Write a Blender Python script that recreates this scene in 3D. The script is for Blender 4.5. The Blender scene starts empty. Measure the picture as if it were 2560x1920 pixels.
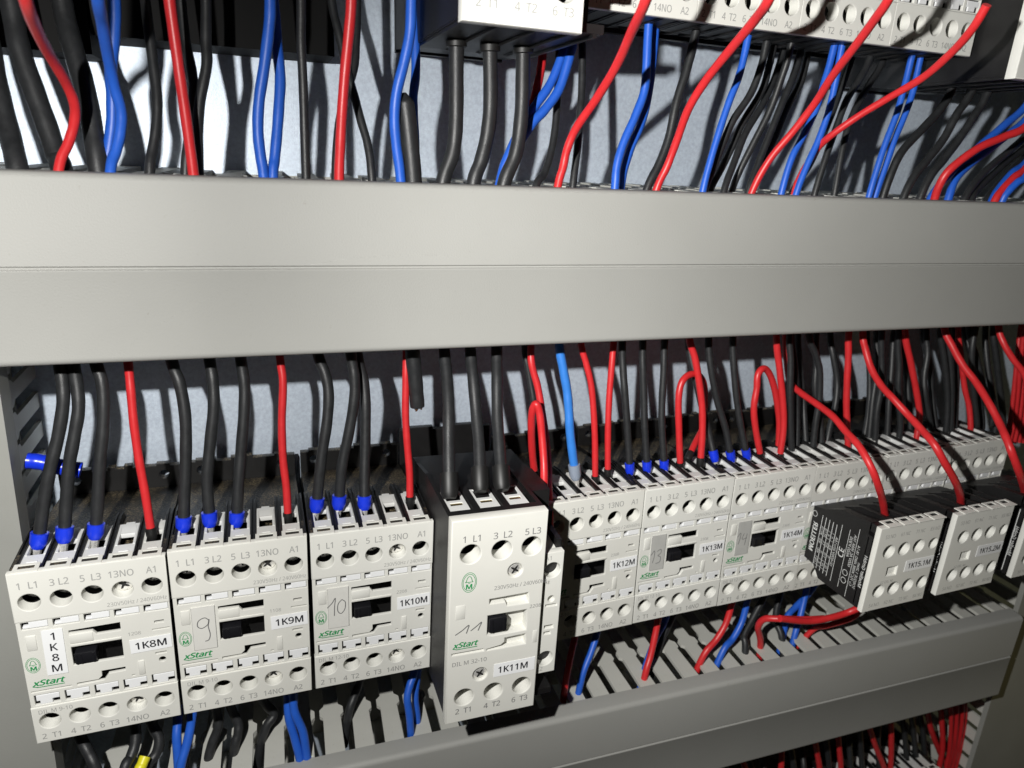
import bpy, bmesh, math, random
from mathutils import Vector, Matrix
random.seed(7)
MM = 0.001
sc = bpy.context.scene
col = sc.collection
# ------------------------------------------------------------------ camera
FPX = 1710.605
CAM = Vector((81.673, -224.997, 132.10))
ROWS = [Vector((0.94042911, -0.33700994, 0.04491526)),      # camera right
        Vector((-0.06668153, -0.31236980, -0.94761737)),    # camera down
        Vector((0.33338664, 0.88817195, -0.31623399))]      # camera forward
cd = bpy.data.cameras.new("camera"); cam = bpy.data.objects.new("camera", cd); col.objects.link(cam)
r, d, f = ROWS
cam.matrix_world = Matrix(((r.x, -d.x, -f.x, CAM.x*MM), (r.y, -d.y, -f.y, CAM.y*MM), (r.z, -d.z, -f.z, CAM.z*MM), (0, 0, 0, 1)))
cd.sensor_fit = 'HORIZONTAL'; cd.sensor_width = 36.0; cd.lens = 36.0*FPX/2560.0
cd.clip_start = 0.01; cd.clip_end = 20
cd.dof.use_dof = True; cd.dof.focus_distance = 0.252; cd.dof.aperture_fstop = 18.0
sc.camera = cam
# ------------------------------------------------------------------ world, lamps, exposure
w = bpy.data.worlds.new("World"); sc.world = w; w.use_nodes = True
w.node_tree.nodes["Background"].inputs[0].default_value = (1.0, 0.97, 0.86, 1)
w.node_tree.nodes["Background"].inputs[1].default_value = 0.009
sc.view_settings.view_transform = 'Standard'; sc.view_settings.look = 'None'
sc.view_settings.exposure = 0.0; sc.view_settings.gamma = 1.0
LIGHT = Vector((28, -197, 159))
def lamp(name, loc, aim, size, watts, colour):
    ld = bpy.data.lights.new(name, 'AREA'); ld.shape = 'DISK'; ld.size = size*MM; ld.energy = watts; ld.color = colour
    o = bpy.data.objects.new(name, ld); col.objects.link(o); o.location = loc*MM
    o.rotation_euler = (aim-loc).to_track_quat('-Z', 'Y').to_euler()
    return o
lamp("phone_flash", LIGHT, LIGHT+Vector((-52, 37, -70)), 6.0, 1.42, (1.0, 0.985, 0.95))
sd = bpy.data.lights.new("right_fill_spot", 'SPOT'); sd.energy = 7.3; sd.color = (1.0, 0.985, 0.95); sd.spot_size = math.radians(128); sd.spot_blend = 1.0; sd.shadow_soft_size = .003  # added fill spot at the flash position, lifts the right side
so = bpy.data.objects.new("right_fill_spot", sd); col.objects.link(so); so.location = LIGHT*MM; so.rotation_euler = Vector((.94, .25, -.12)).to_track_quat('-Z', 'Y').to_euler()
lamp("room_lamp", Vector((820, -330, -380)), Vector((440, -30, -60)), 60, 0.06, (1.0, 0.84, 0.32))

# ------------------------------------------------------------------ picture point + depth -> place in the cabinet
def ray(u, v):
    a, b = (u-1280)/FPX, (v-960)/FPX
    return ROWS[0]*a + ROWS[1]*b + ROWS[2]
def at(u, v, y):
    q = ray(u, v); return CAM + q*((y-CAM.y)/q.y)
REG = {'A': (0, 0, .40687), 'B': (850, 0, .40687), 'C': (1660, 0, .40687), 'D': (0, 840, .36166), 'E': (700, 820, .36166),
       'F': (1300, 800, .31646), 'G': (1900, 780, .31339), 'K': (0, 1700, .40687), 'L': (1300, 1500, .56962),
       'M': (1350, 1150, .3316), 'N': (400, 1240, .33751), 'P': (1950, 1150, .28333)}

# ------------------------------------------------------------------ materials
def mat(name, colour, rough=0.5, metal=0.0, var=0.0, vscale=60.0, bump=0.0, bscale=900.0, spec=0.5, dust=None, dirt=None, tint=None):
    m = bpy.data.materials.new(name); m.use_nodes = True
    nt = m.node_tree; b = nt.nodes["Principled BSDF"]
    b.inputs["Base Color"].default_value = (*colour, 1); b.inputs["Roughness"].default_value = rough
    b.inputs["Metallic"].default_value = metal; b.inputs["Specular IOR Level"].default_value = spec
    tc = nt.nodes.new("ShaderNodeTexCoord")
    def noise(scale, detail=4, rough=.6):
        n = nt.nodes.new("ShaderNodeTexNoise"); n.inputs["Scale"].default_value = scale; n.inputs["Detail"].default_value = detail
        n.inputs["Roughness"].default_value = rough
        nt.links.new(tc.outputs["Object"], n.inputs["Vector"]); return n
    last = None
    if var:
        n = noise(vscale); rp = nt.nodes.new("ShaderNodeValToRGB")
        lo = tuple(c*(1-var) for c in colour); hi = tuple(min(1, c*(1+var)) for c in colour)
        rp.color_ramp.elements[0].position = .3; rp.color_ramp.elements[1].position = .7
        rp.color_ramp.elements[0].color = (*lo, 1); rp.color_ramp.elements[1].color = (*hi, 1)
        nt.links.new(n.outputs["Fac"], rp.inputs[0]); last = rp.outputs[0]
        mr = nt.nodes.new("ShaderNodeMapRange"); mr.inputs[3].default_value = max(.05, rough-.07); mr.inputs[4].default_value = rough+.07
        nt.links.new(n.outputs["Fac"], mr.inputs[0]); nt.links.new(mr.outputs[0], b.inputs["Roughness"])
    def overlay(fac, c2):
        nonlocal last
        mx = nt.nodes.new("ShaderNodeMix"); mx.data_type = 'RGBA'
        nt.links.new(fac, mx.inputs["Factor"])
        if last: nt.links.new(last, mx.inputs["A"])
        else: mx.inputs["A"].default_value = (*colour, 1)
        mx.inputs["B"].default_value = (*c2, 1); last = mx.outputs["Result"]
    if dust:      # settled dust: lies on faces that look up
        ge = nt.nodes.new("ShaderNodeNewGeometry"); sx = nt.nodes.new("ShaderNodeSeparateXYZ"); nt.links.new(ge.outputs["Normal"], sx.inputs[0])
        m1 = nt.nodes.new("ShaderNodeMapRange"); m1.inputs[1].default_value = .55; m1.inputs[2].default_value = .98; nt.links.new(sx.outputs[2], m1.inputs[0])
        n = noise(1500, 6, .75); m2 = nt.nodes.new("ShaderNodeMapRange"); m2.inputs[1].default_value = .49; m2.inputs[2].default_value = .64; nt.links.new(n.outputs["Fac"], m2.inputs[0])
        n3 = noise(45, 3); m3 = nt.nodes.new("ShaderNodeMapRange"); m3.inputs[1].default_value = .38; m3.inputs[2].default_value = .58; nt.links.new(n3.outputs["Fac"], m3.inputs[0])
        a = nt.nodes.new("ShaderNodeMath"); a.operation = 'MULTIPLY'; nt.links.new(m1.outputs[0], a.inputs[0]); nt.links.new(m2.outputs[0], a.inputs[1])
        c = nt.nodes.new("ShaderNodeMath"); c.operation = 'MULTIPLY'; nt.links.new(a.outputs[0], c.inputs[0]); nt.links.new(m3.outputs[0], c.inputs[1])
        overlay(c.outputs[0], dust)
    if dirt:      # specks and smudges
        n = noise(dirt[1], 5, .7); m2 = nt.nodes.new("ShaderNodeMapRange"); m2.inputs[1].default_value = dirt[2]; m2.inputs[2].default_value = dirt[2]+.1; m2.inputs[4].default_value = dirt[3]
        nt.links.new(n.outputs["Fac"], m2.inputs[0]); overlay(m2.outputs[0], dirt[0])
    if tint:      # each moulding has its own slight yellowing
        oi = nt.nodes.new("ShaderNodeObjectInfo"); m4 = nt.nodes.new("ShaderNodeMath"); m4.operation = 'MULTIPLY'; m4.inputs[1].default_value = tint[1]
        nt.links.new(oi.outputs["Random"], m4.inputs[0]); overlay(m4.outputs[0], tint[0])
    if last: nt.links.new(last, b.inputs["Base Color"])
    if bump:
        n = noise(bscale, 2); bp = nt.nodes.new("ShaderNodeBump"); bp.inputs["Strength"].default_value = bump; bp.inputs["Distance"].default_value = .0002
        nt.links.new(n.outputs["Fac"], bp.inputs["Height"]); nt.links.new(bp.outputs[0], b.inputs["Normal"])
    return m
M = dict(
    duct=mat("grey_pvc", (.325, .325, .308), .58, var=.03, vscale=14, bump=.3, bscale=1700, spec=.35, dirt=((.17, .15, .11), 380, .65, .5)),
    finger=mat("grey_pvc_fingers", (.52, .52, .48), .5, var=.05, vscale=40, bump=.15, dirt=((.26, .2, .12), 700, .66, .7)),
    cover=mat("pale_housing_plastic", (.71, .71, .67), .46, var=.03, vscale=50, bump=.2, bscale=2200, dirt=((.38, .32, .22), 240, .68, .55), tint=((.62, .61, .555), .40)),
    cell=mat("white_terminal_plastic", (.70, .71, .71), .4, var=.04, vscale=90, dirt=((.38, .31, .19), 420, .67, .7), tint=((.58, .57, .52), .5)),
    tab=mat("white_tab_plastic", (.80, .81, .82), .3, var=.02),
    black=mat("black_housing_plastic", (.0065, .0062, .0062), .5, var=.25, vscale=120, bump=.25, bscale=2500, dust=(.36, .28, .16)),
    clean=mat("clean_black_plastic", (.0065, .0062, .0065), .5, var=.25, vscale=120, bump=.2, bscale=2500, dirt=((.09, .08, .06), 1500, .72, .6)),
    deep=mat("painted_shade_black", (.0035, .0034, .0035), .7, spec=.2),  # shade put into the colour of the added boxes at top left
    slider=mat("black_slider_plastic", (.009, .009, .011), .35),
    red=mat("red_wire_pvc", (.56, .022, .026), .40, var=.06, vscale=220, bump=.12, bscale=900),
    blue=mat("blue_wire_pvc", (.016, .10, .52), .44, var=.06, vscale=220, bump=.12, bscale=900),
    lightblue=mat("light_blue_wire_pvc", (.035, .19, .60), .33, var=.06, vscale=220, bump=.12, bscale=900),
    wblack=mat("black_wire_pvc", (.018, .019, .0205), .46, var=.2, vscale=400, bump=.3, bscale=2200, dirt=((.10, .10, .10), 2600, .74, .6)),
    yellow=mat("yellow_wire_pvc", (.72, .66, .02), .4, var=.05),
    fblue=mat("blue_ferrule_plastic", (.008, .035, .62), .3, var=.05),
    fblack=mat("black_ferrule_plastic", (.0075, .0075, .0075), .5),
    fgrey=mat("grey_ferrule_plastic", (.24, .28, .35), .36),
    steel=mat("plated_steel", (.78, .77, .74), .28, .6, var=.2, vscale=700, bump=.4, bscale=1600),
    clampm=mat("clamp_steel", (.2, .2, .19), .35, .6, var=.3, vscale=800),
    brass=mat("brass_clamp", (.50, .40, .16), .35, 1.0, var=.15, vscale=500),
    copper=mat("copper_strands", (.55, .26, .13), .35, 1.0),
    plate=mat("galvanised_sheet", (.70, .79, .92), .44, .35, var=.12, vscale=700, bump=.45, bscale=2600),
    paper=mat("white_label_tape", (.83, .84, .85), .36),
    clear=mat("marker_plate_plastic", (.66, .655, .62), .25, var=.03, vscale=200),
    smoky=mat("smoky_marker_plate", (.46, .46, .44), .22, var=.1, vscale=80),
    ink=mat("black_print", (.02, .02, .025), .5), gink=mat("grey_print", (.33, .33, .32), .5), dink=mat("dark_grey_print", (.20, .20, .20), .5),
    pencil=mat("pencil_stroke", (.16, .16, .16), .4, var=.3, vscale=2000), green=mat("green_print", (.018, .27, .085), .5),
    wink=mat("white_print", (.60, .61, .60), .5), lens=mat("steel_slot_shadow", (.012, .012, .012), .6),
    wall=mat("grey_cabinet_duct", (.28, .282, .262), .45, var=.05, vscale=20, bump=.2, bscale=1300),
)

# ------------------------------------------------------------------ mesh helpers (millimetres in, metres out)
class MB:
    def __init__(s): s.v = []; s.f = []
    def add(s, vs, fs):
        n = len(s.v); s.v += [tuple(x) for x in vs]; s.f += [tuple(i+n for i in q) for q in fs]; return s
    def box(s, x0, x1, y0, y1, z0, z1, c=0.0):
        if c <= 0:
            v = [(x, y, z) for x in (x0, x1) for y in (y0, y1) for z in (z0, z1)]
            return s.add(v, [(0, 1, 3, 2), (4, 6, 7, 5), (0, 4, 5, 1), (2, 3, 7, 6), (0, 2, 6, 4), (1, 5, 7, 3)])
        bm = bmesh.new(); bmesh.ops.create_cube(bm, size=1)
        for v in bm.verts: v.co = Vector(((x0+x1)/2+v.co.x*(x1-x0), (y0+y1)/2+v.co.y*(y1-y0), (z0+z1)/2+v.co.z*(z1-z0)))
        bmesh.ops.bevel(bm, geom=bm.edges[:], offset=c, segments=2, affect='EDGES', profile=.5)
        bm.verts.index_update(); s.add([v.co[:] for v in bm.verts], [[v.index for v in q.verts] for q in bm.faces]); bm.free(); return s
    def prism(s, pts, a0, a1, axis='x'):
        n = len(pts)
        mk = {'x': lambda p, a: (a, p[0], p[1]), 'y': lambda p, a: (p[0], a, p[1]), 'z': lambda p, a: (p[0], p[1], a)}[axis]
        v = [mk(p, a0) for p in pts] + [mk(p, a1) for p in pts]
        return s.add(v, [tuple(range(n)), tuple(range(2*n-1, n-1, -1))] + [(i, n+i, n+(i+1) % n, (i+1) % n) for i in range(n)])
    def tube(s, P, R, sides=10, cap=True):
        P = [Vector(p) for p in P]; n = len(P)
        if not hasattr(R, '__len__'): R = [R]*n
        t0 = (P[1]-P[0]).normalized(); up = Vector((0, 1, 0)) if abs(t0.y) < .9 else Vector((1, 0, 0))
        a = t0.cross(up).normalized(); vs = []; fs = []
        for i in range(n):
            t = (P[min(i+1, n-1)]-P[max(i-1, 0)]).normalized()
            a = (a-t*a.dot(t)).normalized(); b = t.cross(a)
            for k in range(sides):
                g = 2*math.pi*k/sides; vs.append(P[i]+(a*math.cos(g)+b*math.sin(g))*R[i])
        for i in range(n-1):
            for k in range(sides):
                k2 = (k+1) % sides; fs.append((i*sides+k, i*sides+k2, (i+1)*sides+k2, (i+1)*sides+k))
        if cap: fs += [tuple(range(sides-1, -1, -1)), tuple((n-1)*sides+k for k in range(sides))]
        return s.add(vs, fs)
    def mesh(s, name, smooth=False):
        me = bpy.data.meshes.new(name); me.from_pydata([(x*MM, y*MM, z*MM) for x, y, z in s.v], [], s.f)
        bm = bmesh.new(); bm.from_mesh(me); bmesh.ops.recalc_face_normals(bm, faces=bm.faces[:]); bm.to_mesh(me); bm.free()
        if smooth:
            me.polygons.foreach_set("use_smooth", [True]*len(me.polygons))
            me.set_sharp_from_angle(angle=math.radians(42))
        return me
def curve_mesh(loops, depth, bevel=0.0):
    """solid sheet with holes: loops lie in x/z, front face at y=0, the sheet reaches back to y=depth"""
    cu = bpy.data.curves.new("sheet", 'CURVE'); cu.dimensions = '2D'; cu.fill_mode = 'BOTH'
    cu.extrude = max(0, depth/2-bevel); cu.bevel_depth = bevel; cu.bevel_resolution = 1; cu.offset = -bevel
    for lp in loops:
        sp = cu.splines.new('POLY'); sp.points.add(len(lp)-1); sp.use_cyclic_u = True
        for p, q in zip(sp.points, lp): p.co = (q[0], q[1], 0, 1)
    o = bpy.data.objects.new("sheet", cu); me = bpy.data.meshes.new_from_object(o)
    V = [(v.co.x, -v.co.z+depth/2, v.co.y) for v in me.vertices]; F = [tuple(p.vertices) for p in me.polygons]
    bpy.data.objects.remove(o); bpy.data.curves.remove(cu); bpy.data.meshes.remove(me)
    return V, F
TXT = {}
try: FONT = bpy.data.fonts.load(bpy.utils.system_resource('DATAFILES')+'/fonts/NotoSansHebrew-Regular.woff2')    # ships with Blender
except Exception: FONT = None
CAP = None
def text_raw(s):
    cu = bpy.data.curves.new("t", 'FONT'); cu.body = s; cu.size = 1; cu.align_x = 'CENTER'; cu.align_y = 'CENTER'; cu.resolution_u = 3
    if FONT: cu.font = FONT
    o = bpy.data.objects.new("t", cu); me = bpy.data.meshes.new_from_object(o)
    V = [(v.co.x, v.co.y) for v in me.vertices]; F = [tuple(p.vertices) for p in me.polygons]
    bpy.data.objects.remove(o); bpy.data.curves.remove(cu); bpy.data.meshes.remove(me)
    return V, F
def text2d(s, size, sx=1.0, shear=0.0, bold=0.0, space=1.0):
    """outline text whose capitals are size mm high; bold thickens the strokes by that many mm"""
    global CAP
    k = (s, size, sx, shear, bold, space)
    if k in TXT: return TXT[k]
    if CAP is None:
        V, F = text_raw("H"); CAP = max(v[1] for v in V)-min(v[1] for v in V)
    V, F = text_raw(s); q = size/CAP
    V = [((x+shear*y)*sx*q, y*q) for x, y in V]
    cx = (min(v[0] for v in V)+max(v[0] for v in V))/2; cy = (min(v[1] for v in V)+max(v[1] for v in V))/2
    V = [(x-cx, y-cy, 0) for x, y in V]
    if bold:
        n = len(V); W_ = []; G = []
        for i, (a, b) in enumerate(((-bold, 0), (bold, 0), (0, bold*.7), (0, -bold*.7))):
            W_ += [(x+a, y+b, i*.006) for x, y, _ in V]; G += [tuple(v+i*n for v in f) for f in F]
        V, F = W_, G
    TXT[k] = (V, F); return V, F
def put_text(mb, s, x, z, size, y=-.05, sx=1.0, shear=0, bold=0.0, rot=0, space=1.0):
    V, F = text2d(s, size, sx, shear, bold, space); c, n = math.cos(rot), math.sin(rot)
    mb.add([(x+a*c-b*n, y-e, z+a*n+b*c) for a, b, e in V], F)
def ribbon(mb, pts, width, y):
    vs = []; fs = []
    for i, p in enumerate(pts):
        a = Vector(pts[max(i-1, 0)]); b = Vector(pts[min(i+1, len(pts)-1)]); t = (b-a).normalized(); n = Vector((-t.y, t.x))*width/2
        vs += [(p[0]+n.x, y, p[1]+n.y), (p[0]-n.x, y, p[1]-n.y)]
        if i: fs.append((2*i-2, 2*i, 2*i+1, 2*i-1))
    mb.add(vs, fs)
def ring(cx, cz, rx, rz, n=20, a0=0): return [(cx+rx*math.cos(a0+2*math.pi*k/n), cz+rz*math.sin(a0+2*math.pi*k/n)) for k in range(n)]
def rect(x0, x1, z0, z1): return [(x0, z0), (x1, z0), (x1, z1), (x0, z1)]
def smooth(P, n=7):
    P = [Vector(p) for p in P]; Q = [P[0]*2-P[1]]+P+[P[-1]*2-P[-2]]; out = []
    for i in range(1, len(Q)-2):
        a, b, c, e = Q[i-1:i+3]
        for k in range(n):
            t = k/n; out.append(.5*((2*b)+(c-a)*t+(2*a-5*b+4*c-e)*t*t+(3*b-a-3*c+e)*t**3))
    out.append(P[-1]); return out
def link(name, me, m=None, parent=None, label=None, kind=None):
    o = bpy.data.objects.new(name, me); col.objects.link(o)
    if m and not me.materials: me.materials.append(m)
    if parent: o.parent = parent
    if label: o["label"] = label
    if kind: o["kind"] = kind
    return o
def thing(name, label, cat, group=None, matrix=None):
    o = bpy.data.objects.new(name, None); col.objects.link(o); o.empty_display_size = .01
    tag(o, label, cat, group)
    if matrix: o.matrix_world = matrix
    return o
def tag(o, label, cat, group=None):
    o["label"] = label; o["category"] = cat
    if group: o["group"] = group
def copy_tree(src, label, group, matrix):
    kids = {}
    def cp(o, parent):
        c = o.copy(); col.objects.link(c); c.parent = parent
        for k in o.children: cp(k, c)
        return c
    root = cp(src, None); root.matrix_world = matrix; root["label"] = label; root["group"] = group
    return root

# ------------------------------------------------------------------ setting: mounting plate and cable ducts
link("mounting_plate", MB().box(-260, 900, 82, 85, -420, 420).mesh("mounting_plate"), M['plate'], kind='structure')

def duct_profile(h, lip, r=2.2, t=1.6):
    """outline of a duct cover seen from its end: (y, z), z=0 at the top edge"""
    out = [(lip, 0)]
    for k in range(6): g = math.pi/2*k/5; out.append((r-r*math.sin(g), -r+r*math.cos(g)))
    gz = -h*.485
    out += [(0, gz+1.0), (.6, gz+.5), (.6, gz+.1), (-.12, gz-.25), (-.12, gz-.7), (0, gz-.9)]
    for k in range(6): g = math.pi/2*k/5; out.append((r-r*math.cos(g), -h+r-r*math.sin(g)))
    out += [(lip, -h), (lip, -h+t)]
    out += [(t+1, -h+t), (t, -h+t+1), (t, -t-1), (t+1, -t), (lip, -t)]
    return out
FING = [(-4.1, 9.5), (4.1, 9.5), (3.8, 30), (5.2, 31.5), (5.2, 35), (3.2, 37), (3.2, 80), (-3.2, 80), (-3.2, 37), (-5.2, 35), (-5.2, 31.5), (-3.8, 30)]
def finger_mesh():
    return MB().prism(FING, -.85, .85, 'z').mesh("finger")
FM = finger_mesh(); FM.materials.append(M['finger'])
def duct(name, label, x0, x1, ztop, h, yaw, lip=9.0):
    root = thing(name, label, "cable duct")
    root.matrix_world = Matrix.Translation(Vector((150, 0, ztop))*MM) @ Matrix.Rotation(math.radians(yaw), 4, 'Z')
    link("cover", MB().prism(duct_profile(h, lip), x0-150, x1-150).mesh("cover", True), M['duct'], root)
    link("base_channel", MB().box(x0-149, x1-151, 79, 81, -h+2, -2).mesh("base_channel"), M['finger'], root)
    x = x0-150+6; 
    while x < x1-156:
        for z in (-.95-1.0, -h+1.95):
            if z < -10 and name != 'cable_duct': pass
            o = link("finger", FM, None, root); o.location = Vector((x+random.uniform(-.25, .25), random.uniform(-.2, .3), z+(.55 if z > -10 else 0)))*MM
            o.rotation_euler = (random.uniform(-.004, .004), 0, random.uniform(-.012, .012))
        x += 12.5
    return root
YAW = -1.83
duct("cable_duct", "long grey cable duct across the middle with a fine groove along its cover", -70, 560, 122.2, 55.9, YAW)
duct("cable_duct", "dimmer grey cable duct below the contactors, its slotted fingers in view", 4, 492, -112.9, 58.2, YAW, 9.0)
def vertical_duct(label, xf, y0, width, z0, z1, tilt, side):
    root = thing("vertical_cable_duct", label, "cable duct")
    root.matrix_world = Matrix.Translation(Vector((xf, y0, 0))*MM) @ Matrix.Rotation(math.radians(tilt), 4, 'Y')
    s = side; lip = 9 if s < 0 else 3
    out = [(0, 0), (s*width, 0), (s*width, lip), (s*(width-1.6), lip), (s*(width-1.6), 1.6), (s*1.6, 1.6), (s*1.6, lip), (0, lip)]
    link("cover", MB().prism(out, z0, z1, 'z').mesh("cover"), M['wall'], root)
    link("base_channel", MB().box(min(s*14, s*(width-2)), max(s*14, s*(width-2)), 78-y0, 80-y0, z0+1, z1-1).mesh("base_channel"), M['finger'], root)
    z = z0+8
    while z < z1-4:
        o = link("finger", FM, None, root); o.location = Vector((s*(7.5 if s < 0 else 15), -2 if y0 > 10 else 1, z))*MM
        o.rotation_euler = (0, math.radians(90), 0); z += 12.5
vertical_duct("grey vertical cable duct at the left edge, dark slots in its side", -.6, 20, 60, -190, 64, 2.35, -1)
vertical_duct("shadowed grey vertical cable duct at the lower right corner", 501, 0, 70, -330, -40, -2.0, 1)

# ------------------------------------------------------------------ small contactor (45 x 68 mm front), local origin at the front centre
PX = [5.0, 13.8, 22.6, 31.4, 40.2]
OX, OZ = 22.5, -34.0
def loc(mb, z_off=0):
    mb.v = [(x-OX, y, z-OZ) for x, y, z in mb.v]; return mb
def screw_mesh(r):
    mb = MB(); n = 16; prof = [(r, 3.0), (r, .5), (r*.82, .12), (r*.45, -.03)]
    vs = []; fs = []
    for rr, y in prof: vs += [(rr*math.cos(2*math.pi*k/n), y, rr*math.sin(2*math.pi*k/n)) for k in range(n)]
    for i in range(len(prof)-1): fs += [(i*n+k, i*n+(k+1) % n, (i+1)*n+(k+1) % n, (i+1)*n+k) for k in range(n)]
    fs.append(tuple((len(prof)-1)*n+k for k in range(n))); mb.add(vs, fs)
    return mb.mesh("terminal_screw", True)
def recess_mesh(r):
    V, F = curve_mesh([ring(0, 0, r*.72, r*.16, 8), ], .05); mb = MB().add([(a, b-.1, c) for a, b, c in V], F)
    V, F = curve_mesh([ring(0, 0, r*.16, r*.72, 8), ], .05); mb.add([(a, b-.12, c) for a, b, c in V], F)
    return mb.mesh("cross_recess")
SCREW = screw_mesh(2.75); RECESS = recess_mesh(2.75); SCREW.materials.append(M['steel']); RECESS.materials.append(M['lens'])
BSCREW = screw_mesh(2.7); BSCREW.materials.append(M['steel'])
def add_screw(root, x, y, z, rot=.4, me=None):
    s = link("terminal_screw", me or SCREW, None, root); s.location = Vector((x, y, z))*MM; s.rotation_euler = (0, rot, 0)
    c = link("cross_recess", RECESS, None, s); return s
def hole_tube(mb, x, z, r, y0, y1, n=20):
    a = [(p[0], y0, p[1]) for p in ring(x, z, r, r, n)]; b = [(p[0], y1, p[1]) for p in ring(x, z, r*.93, r*.93, n)]
    mb.add(a+b, [(k, (k+1) % n, n+(k+1) % n, n+k) for k in range(n)])
def logo(mb, x, z, k=1.0, y=-.06):
    a, b = 2.15*k, 3.15*k; n = 28
    for (s, t) in ((1.0, .9), (.84, .78)):
        o, i = ring(x, z, a*s, b*s, n), ring(x, z, a*(s-.07), b*(s-.055), n)
        mb.add([(p[0], y, p[1]) for p in o]+[(p[0], y, p[1]) for p in i], [(q, (q+1) % n, n+(q+1) % n, n+q) for q in range(n)])
    bell = [(-1.15, .1), (-.85, .35), (-.6, 1.3), (-.3, 1.75), (0, 1.9), (.3, 1.75), (.6, 1.3), (.85, .35), (1.15, .1), (-1.15, .1)]
    ribbon(mb, [(x+p[0]*k, z+p[1]*k) for p in bell], .2*k, y)
    ribbon(mb, [(x+.25*k*math.cos(g), z+(-.12+.22*math.sin(g))*k) for g in (math.pi, 4, 4.7, 5.4, 2*math.pi)], .16*k, y)
    put_text(mb, "M", x, z-1.3*k, 1.5*k, y, sx=1.1, bold=.1)
def xstart(mb, x, z, wid, y=-.06):
    V, F = text2d("xStart", 2.4, 1.0, .3, .14); wv = max(v[0] for v in V)*2; s = wid/wv
    mb.add([(x+a*s, y-e, z+b*s*.92) for a, b, e in V], F)
    ribbon(mb, [(x-wid*.36, z-1.75), (x+wid*.46, z-1.75)], .32, y); ribbon(mb, [(x-wid*.5, z-1.2), (x-wid*.34, z-1.75)], .32, y)

def cover_mesh():
    mb = MB()
    top = [[(0, -18.3), (45, -18.3), (45, 0), (0, 0)]] + [ring(x, -11.1, 3.15, 3.15) for x in PX]
    mb.add(*curve_mesh(top, 2.4, .3))
    tabs = [rect(1.4+8.85*i, 8.9+8.85*i, -21.65, -18.75) for i in range(5)]
    tabb = [rect(1.5+8.85*i, 8.8+8.85*i, -52.3, -48.0) for i in range(5)]
    tabs = [[(a, c-.0) for a, c in t] for t in tabs]
    A = [(14.2, -25.6), (14.2, -24.3), (29.3, -24.0), (29.3, -27.4), (22.2, -27.4), (21.0, -25.8)]
    B = [(14.3, -47.0), (14.3, -45.9), (20.8, -45.9), (22.0, -44.6), (22.0, -42.6), (29.2, -42.6), (29.2, -44.2), (24.0, -44.3), (22.4, -46.7)]
    win = rect(14.2, 29.2, -38.6, -31.0)
    mid = [[(.15, -52.9), (44.85, -52.9), (44.85, -18.4), (.15, -18.4)]] + tabs + tabb + [A, B, win, rect(39.6, 42.5, -26.7, -25.6),
          rect(38.7, 44.1, -29.5, -28.9), rect(38.9, 42.4, -39.7, -38.8), ring(40.9, -42.1, 1.15, 1.15, 14), rect(1.0, 12.7, -46.9, -46.25),
          rect(30.9, 31.9, -47.1, -46.5)]
    V, F = curve_mesh(mid, 1.3, .12); mb.add([(a, b+.4, c) for a, b, c in V], F)
    bot = [[(0, -68), (45, -68), (45, -53.0), (0, -53.0)]] + [ring(x, -59.2, 3.15, 3.15) for x in PX]
    mb.add(*curve_mesh(bot, 2.4, .3))
    for x in PX:
        hole_tube(mb, x, -11.1, 3.15, .3, 4.2); hole_tube(mb, x, -59.2, 3.15, .3, 4.6)
        # slotted bridge on the top edge
        fr = [(x-3.6, .2), (x+3.6, .2), (x+3.6, 5.0), (x-3.6, 5.0)]; ho = rect(x-2.3, x+2.3, 2.0, 4.1)
        V, F = curve_mesh([fr, ho], .4, .06)     # lies in x/z -> turn to x/y, top at z=.3
        mb.add([(a, c, .35-b) for a, b, c in V], F)
    # raised reliefs: clip pocket, strip frame, shelves under the lever slots
    mb.box(2.1, 5.0, .1, .8, -29.8, -24.0, .25); mb.box(33.2, 35.2, .1, .8, -47.0, -41.0, .25)
    mb.box(14.2, 21.0, .15, .8, -29.6, -26.0, .2); mb.box(14.2, 29.2, .2, .8, -30.8, -29.9, .1)
    return loc(mb).mesh("front_cover", True)
def housing_mesh():
    mb = MB()
    prof = [(12.5, -7.6), (29, -7.6), (29, -4), (36, -5), (71, -9.5), (71, -60), (36, -63), (29, -66.8), (3.5, -66.8), (3.5, -64.6), (12.5, -64.6)]
    mb.prism(prof, .5, 44.5)
    [mb.box(x-3.2, x+3.2, 2.45, 5.1, -3, -.15) for x in PX]  # added black blocks stand in for shade under the bridge slots
    mb.box(.3, 1.3, 3.4, 12.6, -66.5, -.6); mb.box(43.7, 44.7, 3.4, 12.6, -66.5, -.6)
    return loc(mb).mesh("housing")
def flange_mesh():
    top = [(.4, -62), (44.6, -62), (44.6, .2), (41, .2), (41, 1.2), (36, 1.2), (36, .3), (27, .3), (27, 1.5), (24, 1.5), (24, .3), (21, .3), (21, 1.2), (18, 1.2), (18, 0), (12, 0), (12, 1.0), (4, 1.0), (4, .2), (.4, .2)]
    V, F = curve_mesh([top, ring(6.2, -3.6, 1.9, 1.9, 14), ring(38.8, -3.6, 1.9, 1.9, 14)], 3.2, .2)
    mb = MB().add([(a, b+71.2, c) for a, b, c in V], F)
    return loc(mb).mesh("rear_flange", True)
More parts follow.
